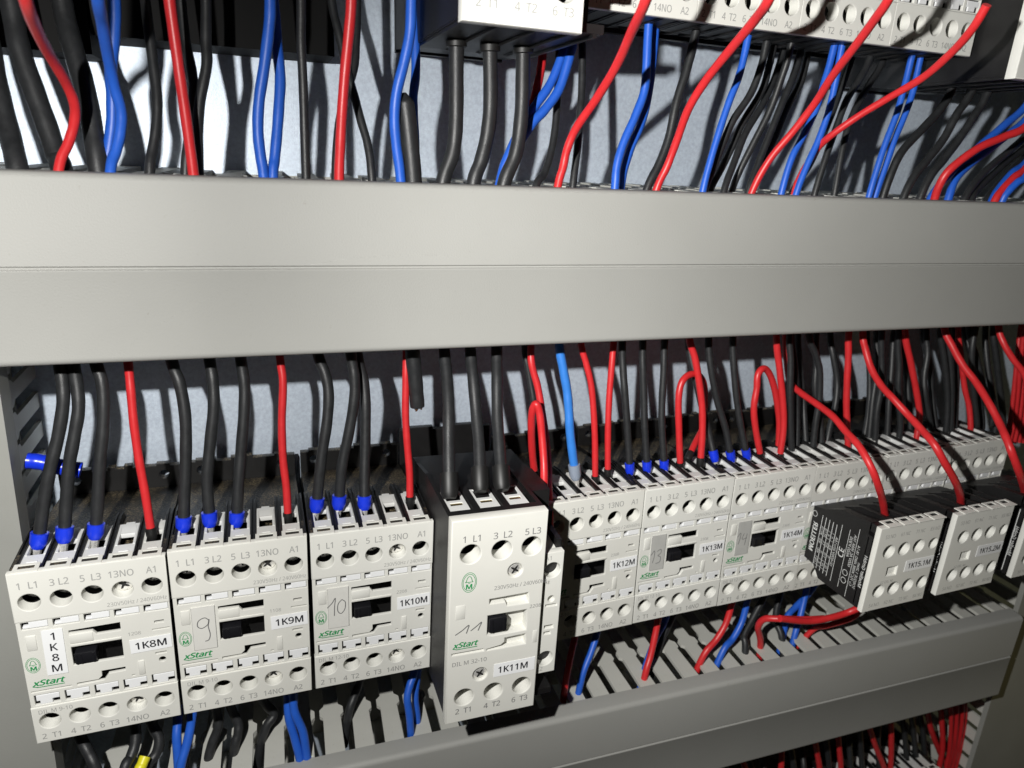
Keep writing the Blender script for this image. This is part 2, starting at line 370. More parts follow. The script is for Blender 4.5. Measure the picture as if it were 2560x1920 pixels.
def cell_mesh():
    mb = MB()
    V, F = curve_mesh([[(-3.35, 5.2), (3.35, 5.2), (3.35, 27.5), (1.5, 27.5), (1.5, 28.6), (-1.5, 28.6), (-1.5, 27.5), (-3.35, 27.5)], rect(-2.3, 2.3, 13.2, 20.5)], 1.8, .15)
    mb.add([(a, c, -1.6-b) for a, b, c in V], F)
    mb.box(-3.35, 3.35, 5.2, 13, -7, -3.2); mb.prism([(21.0, -1.65), (25.5, -1.65), (25.5, -1.2), (24.3, -1.2)], -2.3, 2.3)     # funnel lip at the back
    mb.prism([(13.0, -1.62), (25.5, -1.62), (25.5, -1.2), (13.0, -1.4)], 2.35, 3.0); mb.prism([(13.0, -1.62), (25.5, -1.62), (25.5, -1.2), (13.0, -1.4)], -3.0, -2.35)
    mb.box(-1.5, 1.5, 8.5, 9.0, -1.62, -1.35)
    return mb.mesh("terminal_cell", True)
def clamp_mesh():
    return MB().prism([(15, -6.8), (19.5, -5.6), (19.5, -5.1), (15, -6.2)], -1.3, 1.3).mesh("clamp")
def rib_mesh(wd):
    mb = MB(); prof = [(4.5, -7.4), (4.5, -.9), (30, -.5), (37, -1.6), (41, -6.4), (41, -7.4)]
    mb.prism(prof, -wd/2, -wd/2+.62); mb.prism(prof, wd/2-.62, wd/2); mb.box(-wd/2+.6, wd/2-.6, 4.6, 36, -7, -1.7)
    return mb.mesh("barrier_rib")
RIB, CELL, CLAMP = rib_mesh(2.0), cell_mesh(), clamp_mesh()
RIB.materials.append(M['clean']); CELL.materials.append(M['cell']); CLAMP.materials.append(M['clampm'])
TABT = MB().add(*curve_mesh([[(1.85, -21.2), (1.85, -20.5), (3.6, -20.5), (3.6, -18.95), (8.8, -18.95), (8.8, -21.2)]], 1.6, .12)).mesh("latch_tab", True)
TABB = MB().add(*curve_mesh([[(2.0, -50.6), (2.0, -48.4), (8.7, -48.4), (8.7, -50.4), (6.6, -50.4), (6.6, -52.1), (3.0, -52.1), (3.0, -50.6)]], 1.6, .12)).mesh("latch_tab", True)
for me in (TABT, TABB): me.materials.append(M['tab'])
SLIDER = loc(MB().box(15.0, 21.4, -.6, 4, -37.6, -33.2, .35).box(15.3, 15.9, -.9, 0, -37.2, -33.6).box(16.6, 17.2, -.9, 0, -37.2, -33.6).box(20.2, 20.8, -.9, 0, -37.2, -33.6)).mesh("slider", True)
def print_mesh(bottom=True, typ="DIL M 9-10"):
    mb = MB()
    for x, s in zip(PX, ("1  L1", "3 L2", "5  L3", "13NO", "A1")): put_text(mb, s, x+.1, -4.7, 2.45, sx=.84, bold=.03)
    put_text(mb, "230V50Hz / 240V60Hz", 35.3, -16.2, 1.5, sx=.84)
    if not bottom: return mb
    mb = MB()
    for x, s in zip(PX, ("2  T1", "4  T2", "6  T3", "14NO", "A2")): put_text(mb, s, x-.3, -65.3, 2.2, sx=.9, bold=.03)
    return mb
def pr(mb, name): return loc(mb).mesh(name)
PRINT = pr(print_mesh(False), "printed_lettering"); PRINT.materials.append(M['gink']); PRINTB = pr(print_mesh(True), "printed_lettering"); PRINTB.materials.append(M['gink'])
def logo_me():
    a = MB(); logo(a, 2.9, -35.7, .98, .33); b = MB(); xstart(b, 6.5, -43.1, 9.6, .33); return loc(a).mesh("green_emblem"), loc(b).mesh("series_lettering")
EMB, SER = logo_me(); EMB.materials.append(M['green']); SER.materials.append(M['green'])
def build_contactor(label, group, matrix):
    root = thing("contactor", label, "contactor", group)
    link("front_cover", cover_mesh(), M['cover'], root); link("housing", housing_mesh(), M['black'], root); link("rear_flange", flange_mesh(), M['black'], root)
    link("slider", SLIDER, M['slider'], root); link("printed_lettering", PRINT, None, root); link("printed_lettering", PRINTB, None, root); link("green_emblem", EMB, None, root); link("series_lettering", SER, None, root)
    for i, x in enumerate(PX):
        c = link("terminal_cell", CELL, None, root); c.location = Vector((x-OX, 0, -OZ))*MM
        k = link("clamp", CLAMP, None, c)
        for me in (TABT, TABB):
            t = link("latch_tab", me, None, root); t.location = Vector((8.85*i-OX, .55, -OZ))*MM
        add_screw(root, x-OX, 6.6, -11.1-OZ, .3+i*.5); add_screw(root, x-OX, 6.2, -59.2-OZ, .2+i*.7)
    for i, x in enumerate((.9, 9.4, 18.2, 27.0, 35.8, 44.1)):
        for flip in (0, 1):
            r_ = link("barrier_rib", RIB, None, root); r_.location = Vector((x-OX, 0, -OZ if not flip else -68-OZ))*MM
            if flip: r_.rotation_euler = (0, math.pi, 0)
    root.matrix_world = matrix
    return root
def rodr(v):
    v = Vector(v); a = v.length
    return Matrix.Rotation(math.radians(a), 4, v) if a > 1e-6 else Matrix.Identity(4)
def cmat(x, rv=(0, 0, 0), tv=(0, 0, 0), sx=1.0):
    return Matrix.Translation((Vector((x+22.5*sx, 0, -34))+Vector(tv))*MM) @ rodr(rv) @ Matrix.Diagonal((sx, 1, 1, 1))
GL = "contactors in the lower row"
O12 = 185.16
first = None
def sticker(root, text, x, z, w_, h_, rot=0, size=3.1, y=.30, name="label_sticker", vertical=False, sx=.95, me_mat='paper'):
    s = link(name, MB().box(-w_/2, w_/2, 0, .12, -h_/2, h_/2, .03).mesh(name), M[me_mat], root)
    s.location = Vector((x-OX, y-.14, z-OZ))*MM; s.rotation_euler = (0, -rot, 0)
    mb = MB()
    if vertical:
        for i, ch in enumerate(text): put_text(mb, ch, 0, (1.5-i)*h_*.235, size, -.05, bold=.07)
    else: put_text(mb, text, 0, 0, size, -.05, sx=sx, bold=.09)
    link("lettering", mb.mesh("lettering"), M['ink'], s)
    return s
def marker_plate(root, kind, strokes, x0=5.4, x1=13.1, z0=-41, z1=-23.2, y=.25):
    p = link("marker_plate", loc(MB().box(x0, x1, y-.25, y+.1, z0, z1, .08)).mesh("marker_plate"), M[kind], root)
    e = MB()
    for q in ([(x0+.1, z0+.1), (x0+.1, z1-.1), (x1-.1, z1-.1), (x1-.1, z0+.1)],): ribbon(e, q, .12, y-.28)
    link("plate_edge_line", loc(e).mesh("plate_edge_line"), M['gink'], p)
    if strokes:
        mb = MB()
        for st in strokes: ribbon(mb, [tuple(q) for q in smooth([(a, b, 0) for a, b in st], 6)] if False else [(q.x, q.y) for q in smooth([(a, b, 0) for a, b in st], 6)], .34, y-.3)
        link("handwriting", loc(mb).mesh("handwriting"), M['pencil'], p)
S9 = [[(11.0, -29.0), (9.6, -27.8), (7.6, -28.8), (7.2, -31.0), (8.6, -32.0), (10.6, -30.6), (11.0, -28.6), (10.6, -31.5), (11.0, -35.0), (10.4, -37.2), (9.2, -37.6)]]
S10 = [[(5.2, -31.5), (7.0, -29.6), (8.2, -27.6), (7.9, -31.0), (7.7, -35.4)], [(10.6, -28.6), (9.2, -30.4), (9.0, -33.4), (10.2, -34.8), (11.6, -33.0), (11.8, -30.0), (10.6, -28.6)]]
S13 = [[(5.8, -33.0), (7.4, -30.8), (7.6, -33.5), (7.0, -37.0)], [(8.8, -31.4), (10.6, -30.6), (10.8, -32.4), (9.4, -33.6), (10.8, -34.6), (10.6, -37.0), (8.6, -37.6)]]
S14 = [[(5.8, -31.0), (7.4, -29.0), (7.4, -32.0), (6.8, -35.0)], [(9.4, -29.4), (8.6, -32.4), (11.2, -32.2)], [(11.0, -29.8), (10.4, -36.0)]]
rows = [("1K8M", 0, (.78, 1.52, 1.17), (-1.12, .91, -.07), "DIL M 9-10", "1208"),
        ("1K9M", 45, (.17, 1.1, .01), (-.05, -.33, .67), "DIL M 9-10", "1108"),
        ("1K10M", 90, (.82, .73, -.48), (1.16, -1.04, .15), "DIL M 12-10", "2208"),
        ("1K12M", O12, (-.5, -.92, .03), (-.62, .07, -.64), "DIL M 12-10", "2308"),
        ("1K13M", O12+45, (.01, -1.17, -1.09), (0, .1, -.2), "DIL M 12-10", "2308"),
        ("1K14M", O12+90, (.26, -1.24, -1.18), (.71, -.26, -.03), "DIL M 12-10", "2308"),
        ("", O12+135, (.23, .29, .33), (.09, -.38, -.09), "", ""),
        ("", O12+180, (-.03, -.14, .02), (.09, .05, .26), "", ""),
        ("", O12+225, (-.72, -.41, .48), (-.27, 1.21, -.06), "", "")]
labs = ["pale contactor labelled 1K8M twice, leftmost of the lower row",
        "pale contactor labelled 1K9M with a pencilled 9 on its marker plate",
        "pale contactor labelled 1K10M with a pencilled 10, left of the tall contactor",
        "half shadowed pale contactor labelled 1K12M, right of the tall contactor",
        "pale contactor labelled 1K13M with a smoky marker plate reading 13",
        "pale contactor labelled 1K14M with a smoky marker plate reading 14",
        "pale contactor behind the black add-on block labelled 1K15.1M",
        "pale contactor behind the black add-on block labelled 1K15.2M",
        "pale contactor cut by the right edge, behind the last black add-on block"]
CON = {}
for i, (nm, x, rv, tv, typ, num) in enumerate(rows):
    mtx = cmat(x, rv, tv)
    if first is None: root = first = build_contactor(labs[0], GL, mtx); PROTO = root
    else: root = copy_tree(PROTO, labs[i], GL, mtx)
    CON[nm or i] = root
PROTO_KIDS = len(PROTO.children)
# upper row (its lower ends look in at the top) and third row (its tops at the lower right)
GU = "contactors in the upper row"
for k in range(4):
    copy_tree(PROTO, ["pale contactor in the upper row, next to the big contactor", "pale contactor in the upper row, second from the big contactor",
        "pale contactor in the upper row, third from the big contactor", "last pale contactor of the upper row, beside the black body at right"][k], GU, cmat(183.4+43.5*k, (0, 0, 0), (0, 0, 246.4), .966))
for k in range(3):
    copy_tree(PROTO, ["pale contactor below the lower duct, left of the three peeking in", "pale contactor below the lower duct, middle of the three peeking in", "pale contactor below the lower duct, at the lower right corner"][k],
              "contactors in the bottom row", cmat(362+45*k, (0, 0, 0), (0, 10, -253)))
for nm, x, rv, tv, typ, num in rows:
    if not nm: continue
    root = CON[nm]
    mb = MB(); put_text(mb, typ, 7.1, -54.9, 1.6, sx=.9, y=-.05); put_text(mb, num, 33.2, -29.4, 1.35, y=.33, sx=.95)
    link("type_lettering", loc(mb).mesh("type_lettering"), M['gink'], root)
    sticker(root, nm, 37.9, -34.6, 12.9, 5.6, .02, 2.75, .28, sx=.9 if len(nm) > 4 else 1.0)
sticker(CON["1K8M"], "1K8M", 9.6, -31.6, 6.0, 18.0, -.01, 2.8, .2, vertical=True)
marker_plate(CON["1K9M"], 'clear', S9); marker_plate(CON["1K10M"], 'clear', S10)
marker_plate(CON["1K13M"], 'smoky', S13, 5.6, 12.8); marker_plate(CON["1K14M"], 'smoky', S14, 5.6, 12.8)
for nm in ("1K8M", "1K9M", "1K10M"):      # the 13NO / 14NO screws stand proud in their holes
    for z in (-11.1, -59.2): add_screw(CON[nm], PX[3]-OX, 3.2, z-OZ, .5 if nm != "1K9M" else .9)

# ------------------------------------------------------------------ big contactor (36 x 85.6 mm front)
def big_cover():
    H = 85.6; mb = MB()
    A = [(15.2, -35.6), (15.2, -33.4), (30.4, -33.0), (30.4, -37.4), (22.2, -37.4), (21.4, -35.6)]
    W_ = [(14.8, -48.6), (14.8, -40.3), (30.2, -40.3), (30.2, -49.2), (17, -49.2)]
    B = [(15.1, -55.6), (15.1, -54.9), (20.5, -54.2), (22, -53.0), (22, -51.3), (30.3, -51.0), (30.3, -55.4)]
    loops = [[(0, -H), (35.8, -H), (35.8, 0), (0, 0)]] + [ring(x, -13.6, 3.8, 3.8, 24) for x in (7.2, 18.8, 30.2)] + [ring(x, -74.6, 3.7, 3.7, 24) for x in (6.9, 18.5, 30.0)]
    loops += [A, W_, B, rect(1.7, 13.8, -55.2, -54.3), ring(24.4, -22.7, 2.85, 2.85), ring(12.9, -65.5, 2.85, 2.85)]
    mb.add(*curve_mesh(loops, 4.5, .4))
    for x in (7.2, 18.8, 30.2): hole_tube(mb, x, -13.6, 3.8, .4, 6.5, 24)
    for x in (6.9, 18.5, 30.0): hole_tube(mb, x, -74.6, 3.7, .4, 7, 24)
    mb.box(2.5, 6.0, -.12, .4, -39.8, -34.0, .12); mb.box(33.1, 34.9, -.12, .4, -55.6, -50.2, .12)
    # pale floors of the lever slots
    mb.box(14.6, 30.8, 3.0, 4.6, -38, -32.8); mb.box(21.5, 30.8, 4.2, 5.0, -49.6, -40); mb.box(14.8, 30.8, 2.6, 4.6, -55.9, -50.6)
    mb.box(1.2, 14.2, 1.2, 3.0, -55.5, -54.0)
    return mb.mesh("front_cover", True)
def big_housing():
    mb = MB()
    prof = [(16, -9.2), (20, -9.2), (20, -2), (24.5, -1.6), (40, -2), (42, -3.5), (66, -4), (98, -22), (98, -82), (66, -84.5), (4, -84.5), (4, -82), (16, -82)]
    mb.prism(prof, .3, 44.6)
    mb.prism([(1.5, -84), (1.5, -.6), (42, -.8), (60, -4), (60, -84)], .1, 1.6)          # tall left cheek
    mb.prism([(1.5, -84), (1.5, -.6), (36, -.8), (60, -4), (60, -84)], 34.4, 36)         # right cheek of the front part
    mb.box(.4, 35.8, .9, 8.0, -2.0, -.35)                                                    # bar behind the front edge
    V, F = curve_mesh([[(.2, -83), (44.6, -83), (44.6, -4), (38, -4), (38, -2.6), (26, -2.6), (26, -4), (16, -4), (16, -2.6), (3, -2.6), (3, -3.4), (.2, -3.4)]], 3, .2)
    mb.add([(a, b+97, c) for a, b, c in V], F)
    return mb.mesh("housing")
def build_big(label, group, base, rv=(0, 0, 0), strip=True, texts=True):
    root = thing("large_contactor", label, "contactor", group)
    link("front_cover", big_cover(), M['cover'], root); link("housing", big_housing(), M['clean'], root)
    for x in (5.6, 17.0, 28.2):
        V, F = curve_mesh([rect(x-3.9, x+3.9, 6.6, 25), rect(x-2.9, x+2.9, 17.6, 24.2), rect(x-2.3, x+2.3, 13.6, 15.8)], 6, .15)
        c = link("terminal_cell", MB().add([(a, c_, -1.2-b) for a, b, c_ in V], F).mesh("terminal_cell", True), M['cell'], root)
        link("clamp", MB().box(x-2.2, x+2.2, 13.8, 15.6, -2.2, -1.5).mesh("clamp"), M['brass'], c)
    for x in (11.3, 22.6):
        link("barrier_rib", MB().prism([(8, -8), (8, -.5), (38, -.6), (42, -8)], x-1.3, x+1.3).mesh("barrier_rib"), M['clean'], root)
    for x in (1.4, 12.6, 24.0, 34.6, 42):
        link("barrier_rib", MB().prism([(4.6, -84.4), (4.6, -85.5), (60, -85.5), (66, -84.4)], x-.6, x+.6).mesh("barrier_rib"), M['clean'], root)
    link("slider", MB().box(15.2, 22.2, -.7, 5, -47.4, -41.3, .4).box(16, 16.7, -1.0, 0, -47, -41.8).box(20.6, 21.3, -1, 0, -47, -41.8).mesh("slider", True), M['slider'], root)
    for (x, z) in ((24.4, -22.7), (12.9, -65.5)): add_screw(root, x, .7, z, .6, BSCREW)
    for x in (7.2, 18.8, 30.2): add_screw(root, x, 13, -13.6, .3)
    for x in (6.9, 18.5, 30.0): add_screw(root, x, 11.5, -74.6, 1.1)
    mb = MB()
    for x, s in ((7.4, "1  L1"), (18.9, "3  L2"), (30.3, "5 L3")): put_text(mb, s, x, -7.5, 2.5, sx=.95, bold=.03)
    for x, s in ((6.7, "2  T1"), (18.2, "4  T2"), (29.5, "6  T3")): put_text(mb, s, x, -80.6, 2.3, sx=.95, bold=.03)
    put_text(mb, "230V50Hz / 240V60Hz", 26.9, -28.9, 1.6, sx=.9)
    put_text(mb, "2208", 33.3, -39.2, 1.45); put_text(mb, "DIL M 32-10", 8.5, -59.0, 1.75, sx=.98)
    link("printed_lettering", mb.mesh("printed_lettering"), M['dink'] if strip else M['gink'], root)
    mb = MB(); logo(mb, 7.1, -24.9, 1.3, -.06); link("green_emblem", mb.mesh("green_emblem"), M['green'], root); mb = MB(); xstart(mb, 6.7, -50.8, 9.8, -.06); link("series_lettering", mb.mesh("series_lettering"), M['green'], root)
    # slim coil terminal strip on the right flank
    loops = [[(0, -54), (8.6, -54), (8.6, 0), (0, 0)], ring(4.3, -7.6, 3.3, 3.3), ring(4.2, -47.3, 3.3, 3.3), ring(4.7, -20.2, 1.4, 1.4, 14), rect(2.6, 7.4, -23.6, -22.6), rect(2.8, 6.6, -33.6, -32.0), rect(2.8, 5.6, -36.2, -34.9)]
    mb = MB().add(*curve_mesh(loops, 3.2, .25)); hole_tube(mb, 4.3, -7.6, 3.3, .3, 10); hole_tube(mb, 4.2, -47.3, 3.3, .3, 10)
    mb.box(1.8, 7.8, 2.6, 3.4, -37, -18.5); mb.prism([(3.2, -.2), (14, 1.5), (14, -6), (3.2, -6)], .3, 6.4)
    s = link("coil_terminal_strip", mb.mesh("coil_terminal_strip", True), M['cover'], root); s.location = Vector((36.4, 3.2, -19.6))*MM
    link("strip_body", MB().box(.2, 8.6, 3.3, 30, -53.6, -.6).prism([(3.3, -.6), (3.3, 3.4), (24, 4.5), (24, -.6)], 6.6, 8.6).mesh("strip_body"), M['clean'], s)
    mb = MB(); put_text(mb, "A1", 2.2, -2.3, 1.8); put_text(mb, "A2", 1.9, -51.9, 1.8); link("lettering", mb.mesh("lettering"), M['gink'], s)
    for z in (-7.6, -47.3): sc_ = link("terminal_screw", SCREW, None, s); sc_.location = Vector((4.3, 8.5, z))*MM
    if texts:
        mb = MB(); V, F = curve_mesh([rect(37.2, 44.2, 26, 45), rect(39, 43, 33, 40)], 5, .15); mb.add([(a, c_, -6-b) for a, b, c_ in V], F)
        link("aux_terminal_cell", mb.mesh("aux_terminal_cell", True), M['cell'], root)
        st = link("label_sticker", MB().box(-8.3, 8.3, 0, .12, -2.9, 2.9, .03).mesh("label_sticker"), M['paper'], root); st.location = Vector((26.5, -.14, -65.1))*MM
        mb = MB(); put_text(mb, "1K11M", -.6, 0, 2.75, -.05, sx=1.0, bold=.09); link("lettering", mb.mesh("lettering"), M['ink'], st)
        mb = MB()
        for stq in ([(2.6, -46.2), (5.2, -44.6), (7.6, -42.8), (7.2, -44.8), (6.8, -46.2)], [(8.4, -45.4), (10.6, -43.8), (12.4, -42.4), (11.8, -44.2), (11.2, -45.8)]):
            ribbon(mb, [(q.x, q.y) for q in smooth([(a, b, 0) for a, b in stq], 6)], .42, -.06)
        link("handwriting", mb.mesh("handwriting"), M['pencil'], root)
    root.matrix_world = Matrix.Translation(Vector(base)*MM) @ rodr(rv)
    return root
build_big("tall pale contactor labelled 1K11M with a pencilled 11, standing proud of its row", GL, (137.03, -25.535, 12.785), (-1.1, .97, -.41))
build_big("large contactor at the top edge, its pale face reading 2 T1 and 6 T3", GU, (137.2, -25.5, 251.8), (0, 0, 0), False, False)
build_big("large black-bodied contactor at the top right corner", GU, (359.5, -19.5, 254.6), (0, 0, 0), False, False)
# two added black boxes near the plate, standing in for shade at the top left
def shade_box(label, x0, x1, z0, y0):
    root = thing("added_shade_box", label, "contactor", GU)
    mb = MB().box(x0, x1, y0, 81, z0, z0+90)
    link("housing", mb.mesh("housing", True), M['deep'], root)
shade_box("added black box standing in for shade over the top left corner, thick cables below", -60, 34, 157.5, 56)
shade_box("added black box standing in for shade at the top edge, left of the big contactor", 35, 112, 163.5, 56)

# ------------------------------------------------------------------ black add-on blocks clipped on the right-hand contactors
def build_aux(label, text, x0, tv, printed):
    root = thing("auxiliary_contact_block", label, "contact block", "auxiliary contact blocks at the right")
    Wd, Hh = 37.0, 42.5
    loops = [[(0, -Hh), (Wd, -Hh), (Wd, 0), (0, 0)]] + [ring(7.6+8.75*k, -12.4, 3.2, 3.2) for k in range(4)] + [ring(7.2+8.7*k, -32.6, 3.2, 3.2) for k in range(4)] + [rect(9.3, 15.4, -25.4, -20.8)]
    mb = MB().add(*curve_mesh(loops, 2.7, .35))
    for k in range(4):
        hole_tube(mb, 7.6+8.75*k, -12.4, 3.2, .3, 6); hole_tube(mb, 7.2+8.7*k, -32.6, 3.2, .3, 6)
        x = 7.6+8.75*k; V, F = curve_mesh([[(x-3.7, -.4), (x+3.7, -.4), (x+3.7, 5.2), (x-3.7, 5.2)], rect(x-2.1, x+2.1, 2.2, 4.4)], .4, .06); mb.add([(a, c, .5-b) for a, b, c in V], F)
    mb.prism([(1.2, -25.8), (3.0, -25.8), (3.0, -20.4), (1.2, -22.6)], 11.6, 15.8)
    link("front_cover", mb.mesh("front_cover", True), M['cover'], root)
    mb = MB().prism([(2.4, -42.2), (6.6, -42.2), (7.4, -3), (37.6, -8.6), (37.6, -37), (30, -37.6), (24, -41.6)] if False else [(3.4, -42.2), (3.4, -6.0), (6, -6.0), (6, -1.4), (37.6, -8.6), (37.6, -36.4), (31, -37.2), (27, -42.2)], .3, Wd-.3)
    for k in range(5): mb.prism([(6, -4), (6, -.2), (22, -2.4), (30, -6.5), (30, -9)], 3.2+8.75*k-1.0 if k else .35, 3.2+8.75*k+1.0 if k < 4 else Wd-.35)
    mb.box(.4, Wd-.4, 2.75, 5.4, -4, -.1)  # added black bar darkens the top slots in place of shade
    link("housing", mb.mesh("housing"), M['clean'], root)
    for k in range(4):
        link("terminal_screw", BSCREW, None, root).location = Vector((7.6+8.75*k, 4.6, -12.4))*MM
        link("terminal_screw", BSCREW, None, root).location = Vector((7.2+8.7*k, 4.6, -32.6))*MM
    mb = MB()
    for k, s in enumerate(("53 NO", "61 NC", "71 NC", "83 NO")): put_text(mb, s, 6.4+8.75*k, -4.6, 1.8, sx=.8)
    for k, s in enumerate(("54 NO", "62 NC", "72 NC", "84 NO")): put_text(mb, s, 6.4+8.75*k, -39.6, 1.8, sx=.8)
    put_text(mb, "22 DIL M", 10.5, -28.2, 1.3)
    link("printed_lettering", mb.mesh("printed_lettering"), M['gink'], root)
    if text:
        st = link("label_sticker", MB().box(-8.4, 8.4, 0, .12, -2.9, 2.9, .03).mesh("label_sticker"), M['paper'], root); st.location = Vector((28.2, -.14, -22.0))*MM
        q = MB(); put_text(q, text, 0, 0, 2.7, -.05, sx=.9, bold=.09); link("lettering", q.mesh("lettering"), M['ink'], st)
    # printed table on the left flank (x = 0 face), lines run along the height
    q = MB()
    def side_line(a, b, wd=.22):
        (y0, z0), (y1, z1) = a, b; t = Vector((y1-y0, z1-z0)).normalized(); n = Vector((-t.y, t.x))*wd/2
        q.add([(.2, y0+n.x, z0+n.y), (.2, y0-n.x, z0-n.y), (.2, y1-n.x, z1-n.y), (.2, y1+n.x, z1+n.y)], [(0, 1, 2, 3)])
    def side_text(s, y, z, size, sx=1.0, bold=0.0):
        V, F = text2d(s, size, sx, 0, bold); q.add([(.2-e, y-b, z+a) for a, b, e in V], F)
    if printed:
        side_text("MOELLER", 34.6, -23.5, 2.6, .95, .12)
        for k, y in enumerate((31.4, 29.2, 27.0, 24.8, 22.6)): side_line((y, -38), (y, -10.5), .3)
        for z in (-36, -32, -28, -24, -20, -16): side_line((31.4, z), (22.6, z), .14)
        for yy, row in ((30.2, ("230", "400", "500", "AC15")), (28.0, ("6", "3", "1.5", "DC13")), (25.8, ("24", "110", "220", "A")), (23.7, ("10", "1", "0.5", "A"))):
            for j, s in enumerate(row): side_text(s, yy, -34+5.3*j, 1.15)
        side_text("Ui=690V Ith=16A", 21.2, -24, 1.4); side_line((19.8, -39), (19.8, -9), .25)
        side_text("CE", 17.4, -22, 3.0, 1, .05); side_line((15.2, -39), (15.2, -9), .22)
        side_text("A600 P300", 13.7, -17, 1.5); side_text("600V AC MAX 10A", 11.8, -18, 1.4); side_line((10.4, -41), (10.4, -6), .22)
        side_text("Cu 75C WIRE AWG 18-14", 9.0, -24, 1.3); side_text("TORQUE 1.2Nm", 7.2, -28, 1.3); side_line((5.4, -41), (5.4, -7), .4)
        V, F = text2d("xx", 1, 1)
        for (yy, zz) in ((13, -30), (13, -34), (36.2, -12)):
            o_, i_ = ring(yy, zz, 1.5, 1.5, 14), ring(yy, zz, 1.25, 1.25, 14)
            q.add([(.2, *p) for p in o_]+[(.2, *p) for p in i_], [(k, (k+1) % 14, 14+(k+1) % 14, 14+k) for k in range(14)])
    side_text("Moeller GmbH", 4.3, -24, 1.7, 1, .02); side_line((5.4, -41), (5.4, -7), .4)
    link("rating_print", q.mesh("rating_print"), M['wink'], root)
    root.matrix_world = Matrix.Translation((Vector((x0, -38, -12))+Vector(tv))*MM)
    return root
build_aux("black add-on block with pale face labelled 1K15.1M and printed rating table", "1K15.1M", 323.6, (0, 0, 0), True)
build_aux("black add-on block with pale face labelled 1K15.2M", "1K15.2M", 368.6, (0, 0, 0), False)
build_aux("black add-on block with pale face, cut off by the right edge", "", 419.5, (0, 0, 0), False)

# ------------------------------------------------------------------ wires
def ferrule(parent, P, T, rw, kind):
    """plastic collar on the wire end at P pointing along T (mm, wire-local = world)"""
    def along(prof): return [P+T*a for a, _ in prof], [b for _, b in prof]
    big = kind.startswith('big')
    colr = {'blue': 'fblue', 'black': 'fblack', 'grey': 'fgrey', 'big': 'fblack'}[kind]
    k = rw
    prof = {'blue': [(-.9, k*1.22), (-.85, k*1.38), (2.6, k*1.34), (4.6, k*.95), (4.7, .9)],
            'black': [(-.6, k*1.12), (-.55, k*1.25), (3.4, k*1.22), (4.4, k*.9), (4.5, .8)],
            'grey': [(-.8, k*1.18), (-.75, k*1.36), (4.2, k*1.32), (6.2, k*.9), (6.3, .9)],
            'big': [(-1.9, k*1.2), (-1.8, k*1.48), (5.4, k*1.42), (7.4, k*1.0), (7.5, 1.3)]}[kind]
    a, b = along(prof); o = link("ferrule", MB().tube(a, b, 16).mesh("ferrule", True), M[colr], parent)
    e = prof[-1][0]
    if kind not in ('black', 'big'):
        link("pin", MB().tube([P+T*(e-.4), P+T*(e+1.6), P+T*(e+4)], [k*.72, k*.62, k*.55], 8).mesh("pin", True), M['steel'], o)
NW = 0
def wire(colr, rad, reg, pts, label, dep=(27, 18), up=0, down=0, fer=None, group=None, cat="wire", name=None, taper=None, n=7):
    """pts: picture points in a zoom region with (optionally) a depth; dep: depths at the two ends otherwise"""
    global NW
    x0, y0, s = REG[reg]; P = []
    for i, q in enumerate(pts):
        y = q[2] if len(q) > 2 else dep[0]+(dep[1]-dep[0])*i/(len(pts)-1)
        P.append(at(x0+q[0]*s, y0+q[1]*s, y))
    if up:
        t = (P[0]-P[1]).normalized(); P.insert(0, P[0]+(t*.5+Vector((0, 0, 1 if up > 0 else -1))*.6).normalized()*abs(up))
    if down:
        t = (P[-1]-P[-2]).normalized(); P.append(P[-1]+(t*.5+Vector((0, 0, -1))*.6).normalized()*down)
    Q = smooth(P, n)
    # small irregular waviness, as in hand-laid wire
    rng = random.Random(NW); NW += 1
    R = [rad*(1+.02*math.sin(i*.9+NW)) for i in range(len(Q))]
    if taper:
        for i in range(len(Q)): R[i] = rad*min(1, taper+(1-taper)*i/6)
    org = Q[-1].copy()
    mb = MB().tube(Q, R, 12); mb.v = [(a-org.x, b-org.y, c-org.z) for a, b, c in mb.v]
    cname = {'wblack': 'black', 'lightblue': 'blue'}.get(colr, colr)
    o = link(name or cname+"_wire", mb.mesh("wire", True), M[colr]); o.location = org*MM
    tag(o, label, cat, group)
    if fer: ferrule(o, Vector((0, 0, 0)), (Q[-1]-Q[-3]).normalized(), rad, fer)
    return o
W = wire
UT = dict(dep=(20, 15), up=22, down=18)
GT = "wires between upper contactors and the middle duct"
def U(colr, rad, reg, pts, label, dep=(20, 15), up=22, down=18, **k): return W(colr, rad, reg, pts, label, dep, up, down, None, GT, **k)
U('wblack', 2.9, 'A', [(-60, 300), (-10, 560), (60, 830), (105, 1025)], "thick black cable leaning at the far top left, against the left edge", (38, 20), name="black_cable")
U('wblack', 2.9, 'A', [(75, 60), (120, 300), (210, 560), (290, 780), (350, 960), (380, 1045)], "thick black cable at top left passing behind the leftmost red wire", (34, 18), name="black_cable")
U('red', 1.35, 'A', [(150, -30, -40), (215, 160, -25), (300, 330, -8), (400, 500, 3), (457, 640, 8), (455, 760, 10), (420, 880, 11), (362, 1035, 12)], "leftmost red wire, blurred above and bulging right before the duct", up=15)
U('wblack', 2.9, 'A', [(395, 80), (450, 300), (520, 540), (570, 800), (605, 1035)], "thick black cable between the leftmost red wire and the crossing blue pair", (34, 18), name="black_cable")
U('blue', 1.5, 'A', [(598, -20, -18), (630, 150, -8), (670, 380, 2), (705, 540, 6), (743, 680, 8), (740, 800, 9), (715, 920, 10), (680, 1045, 12)], "blue wire in front of the crossing pair at top left, kinked to the right", up=10)
U('blue', 1.75, 'A', [(700, -20), (700, 200), (682, 420), (692, 600), (690, 760), (672, 900), (655, 1040)], "shadowed blue wire behind the kinked blue one at top left", (22, 20))
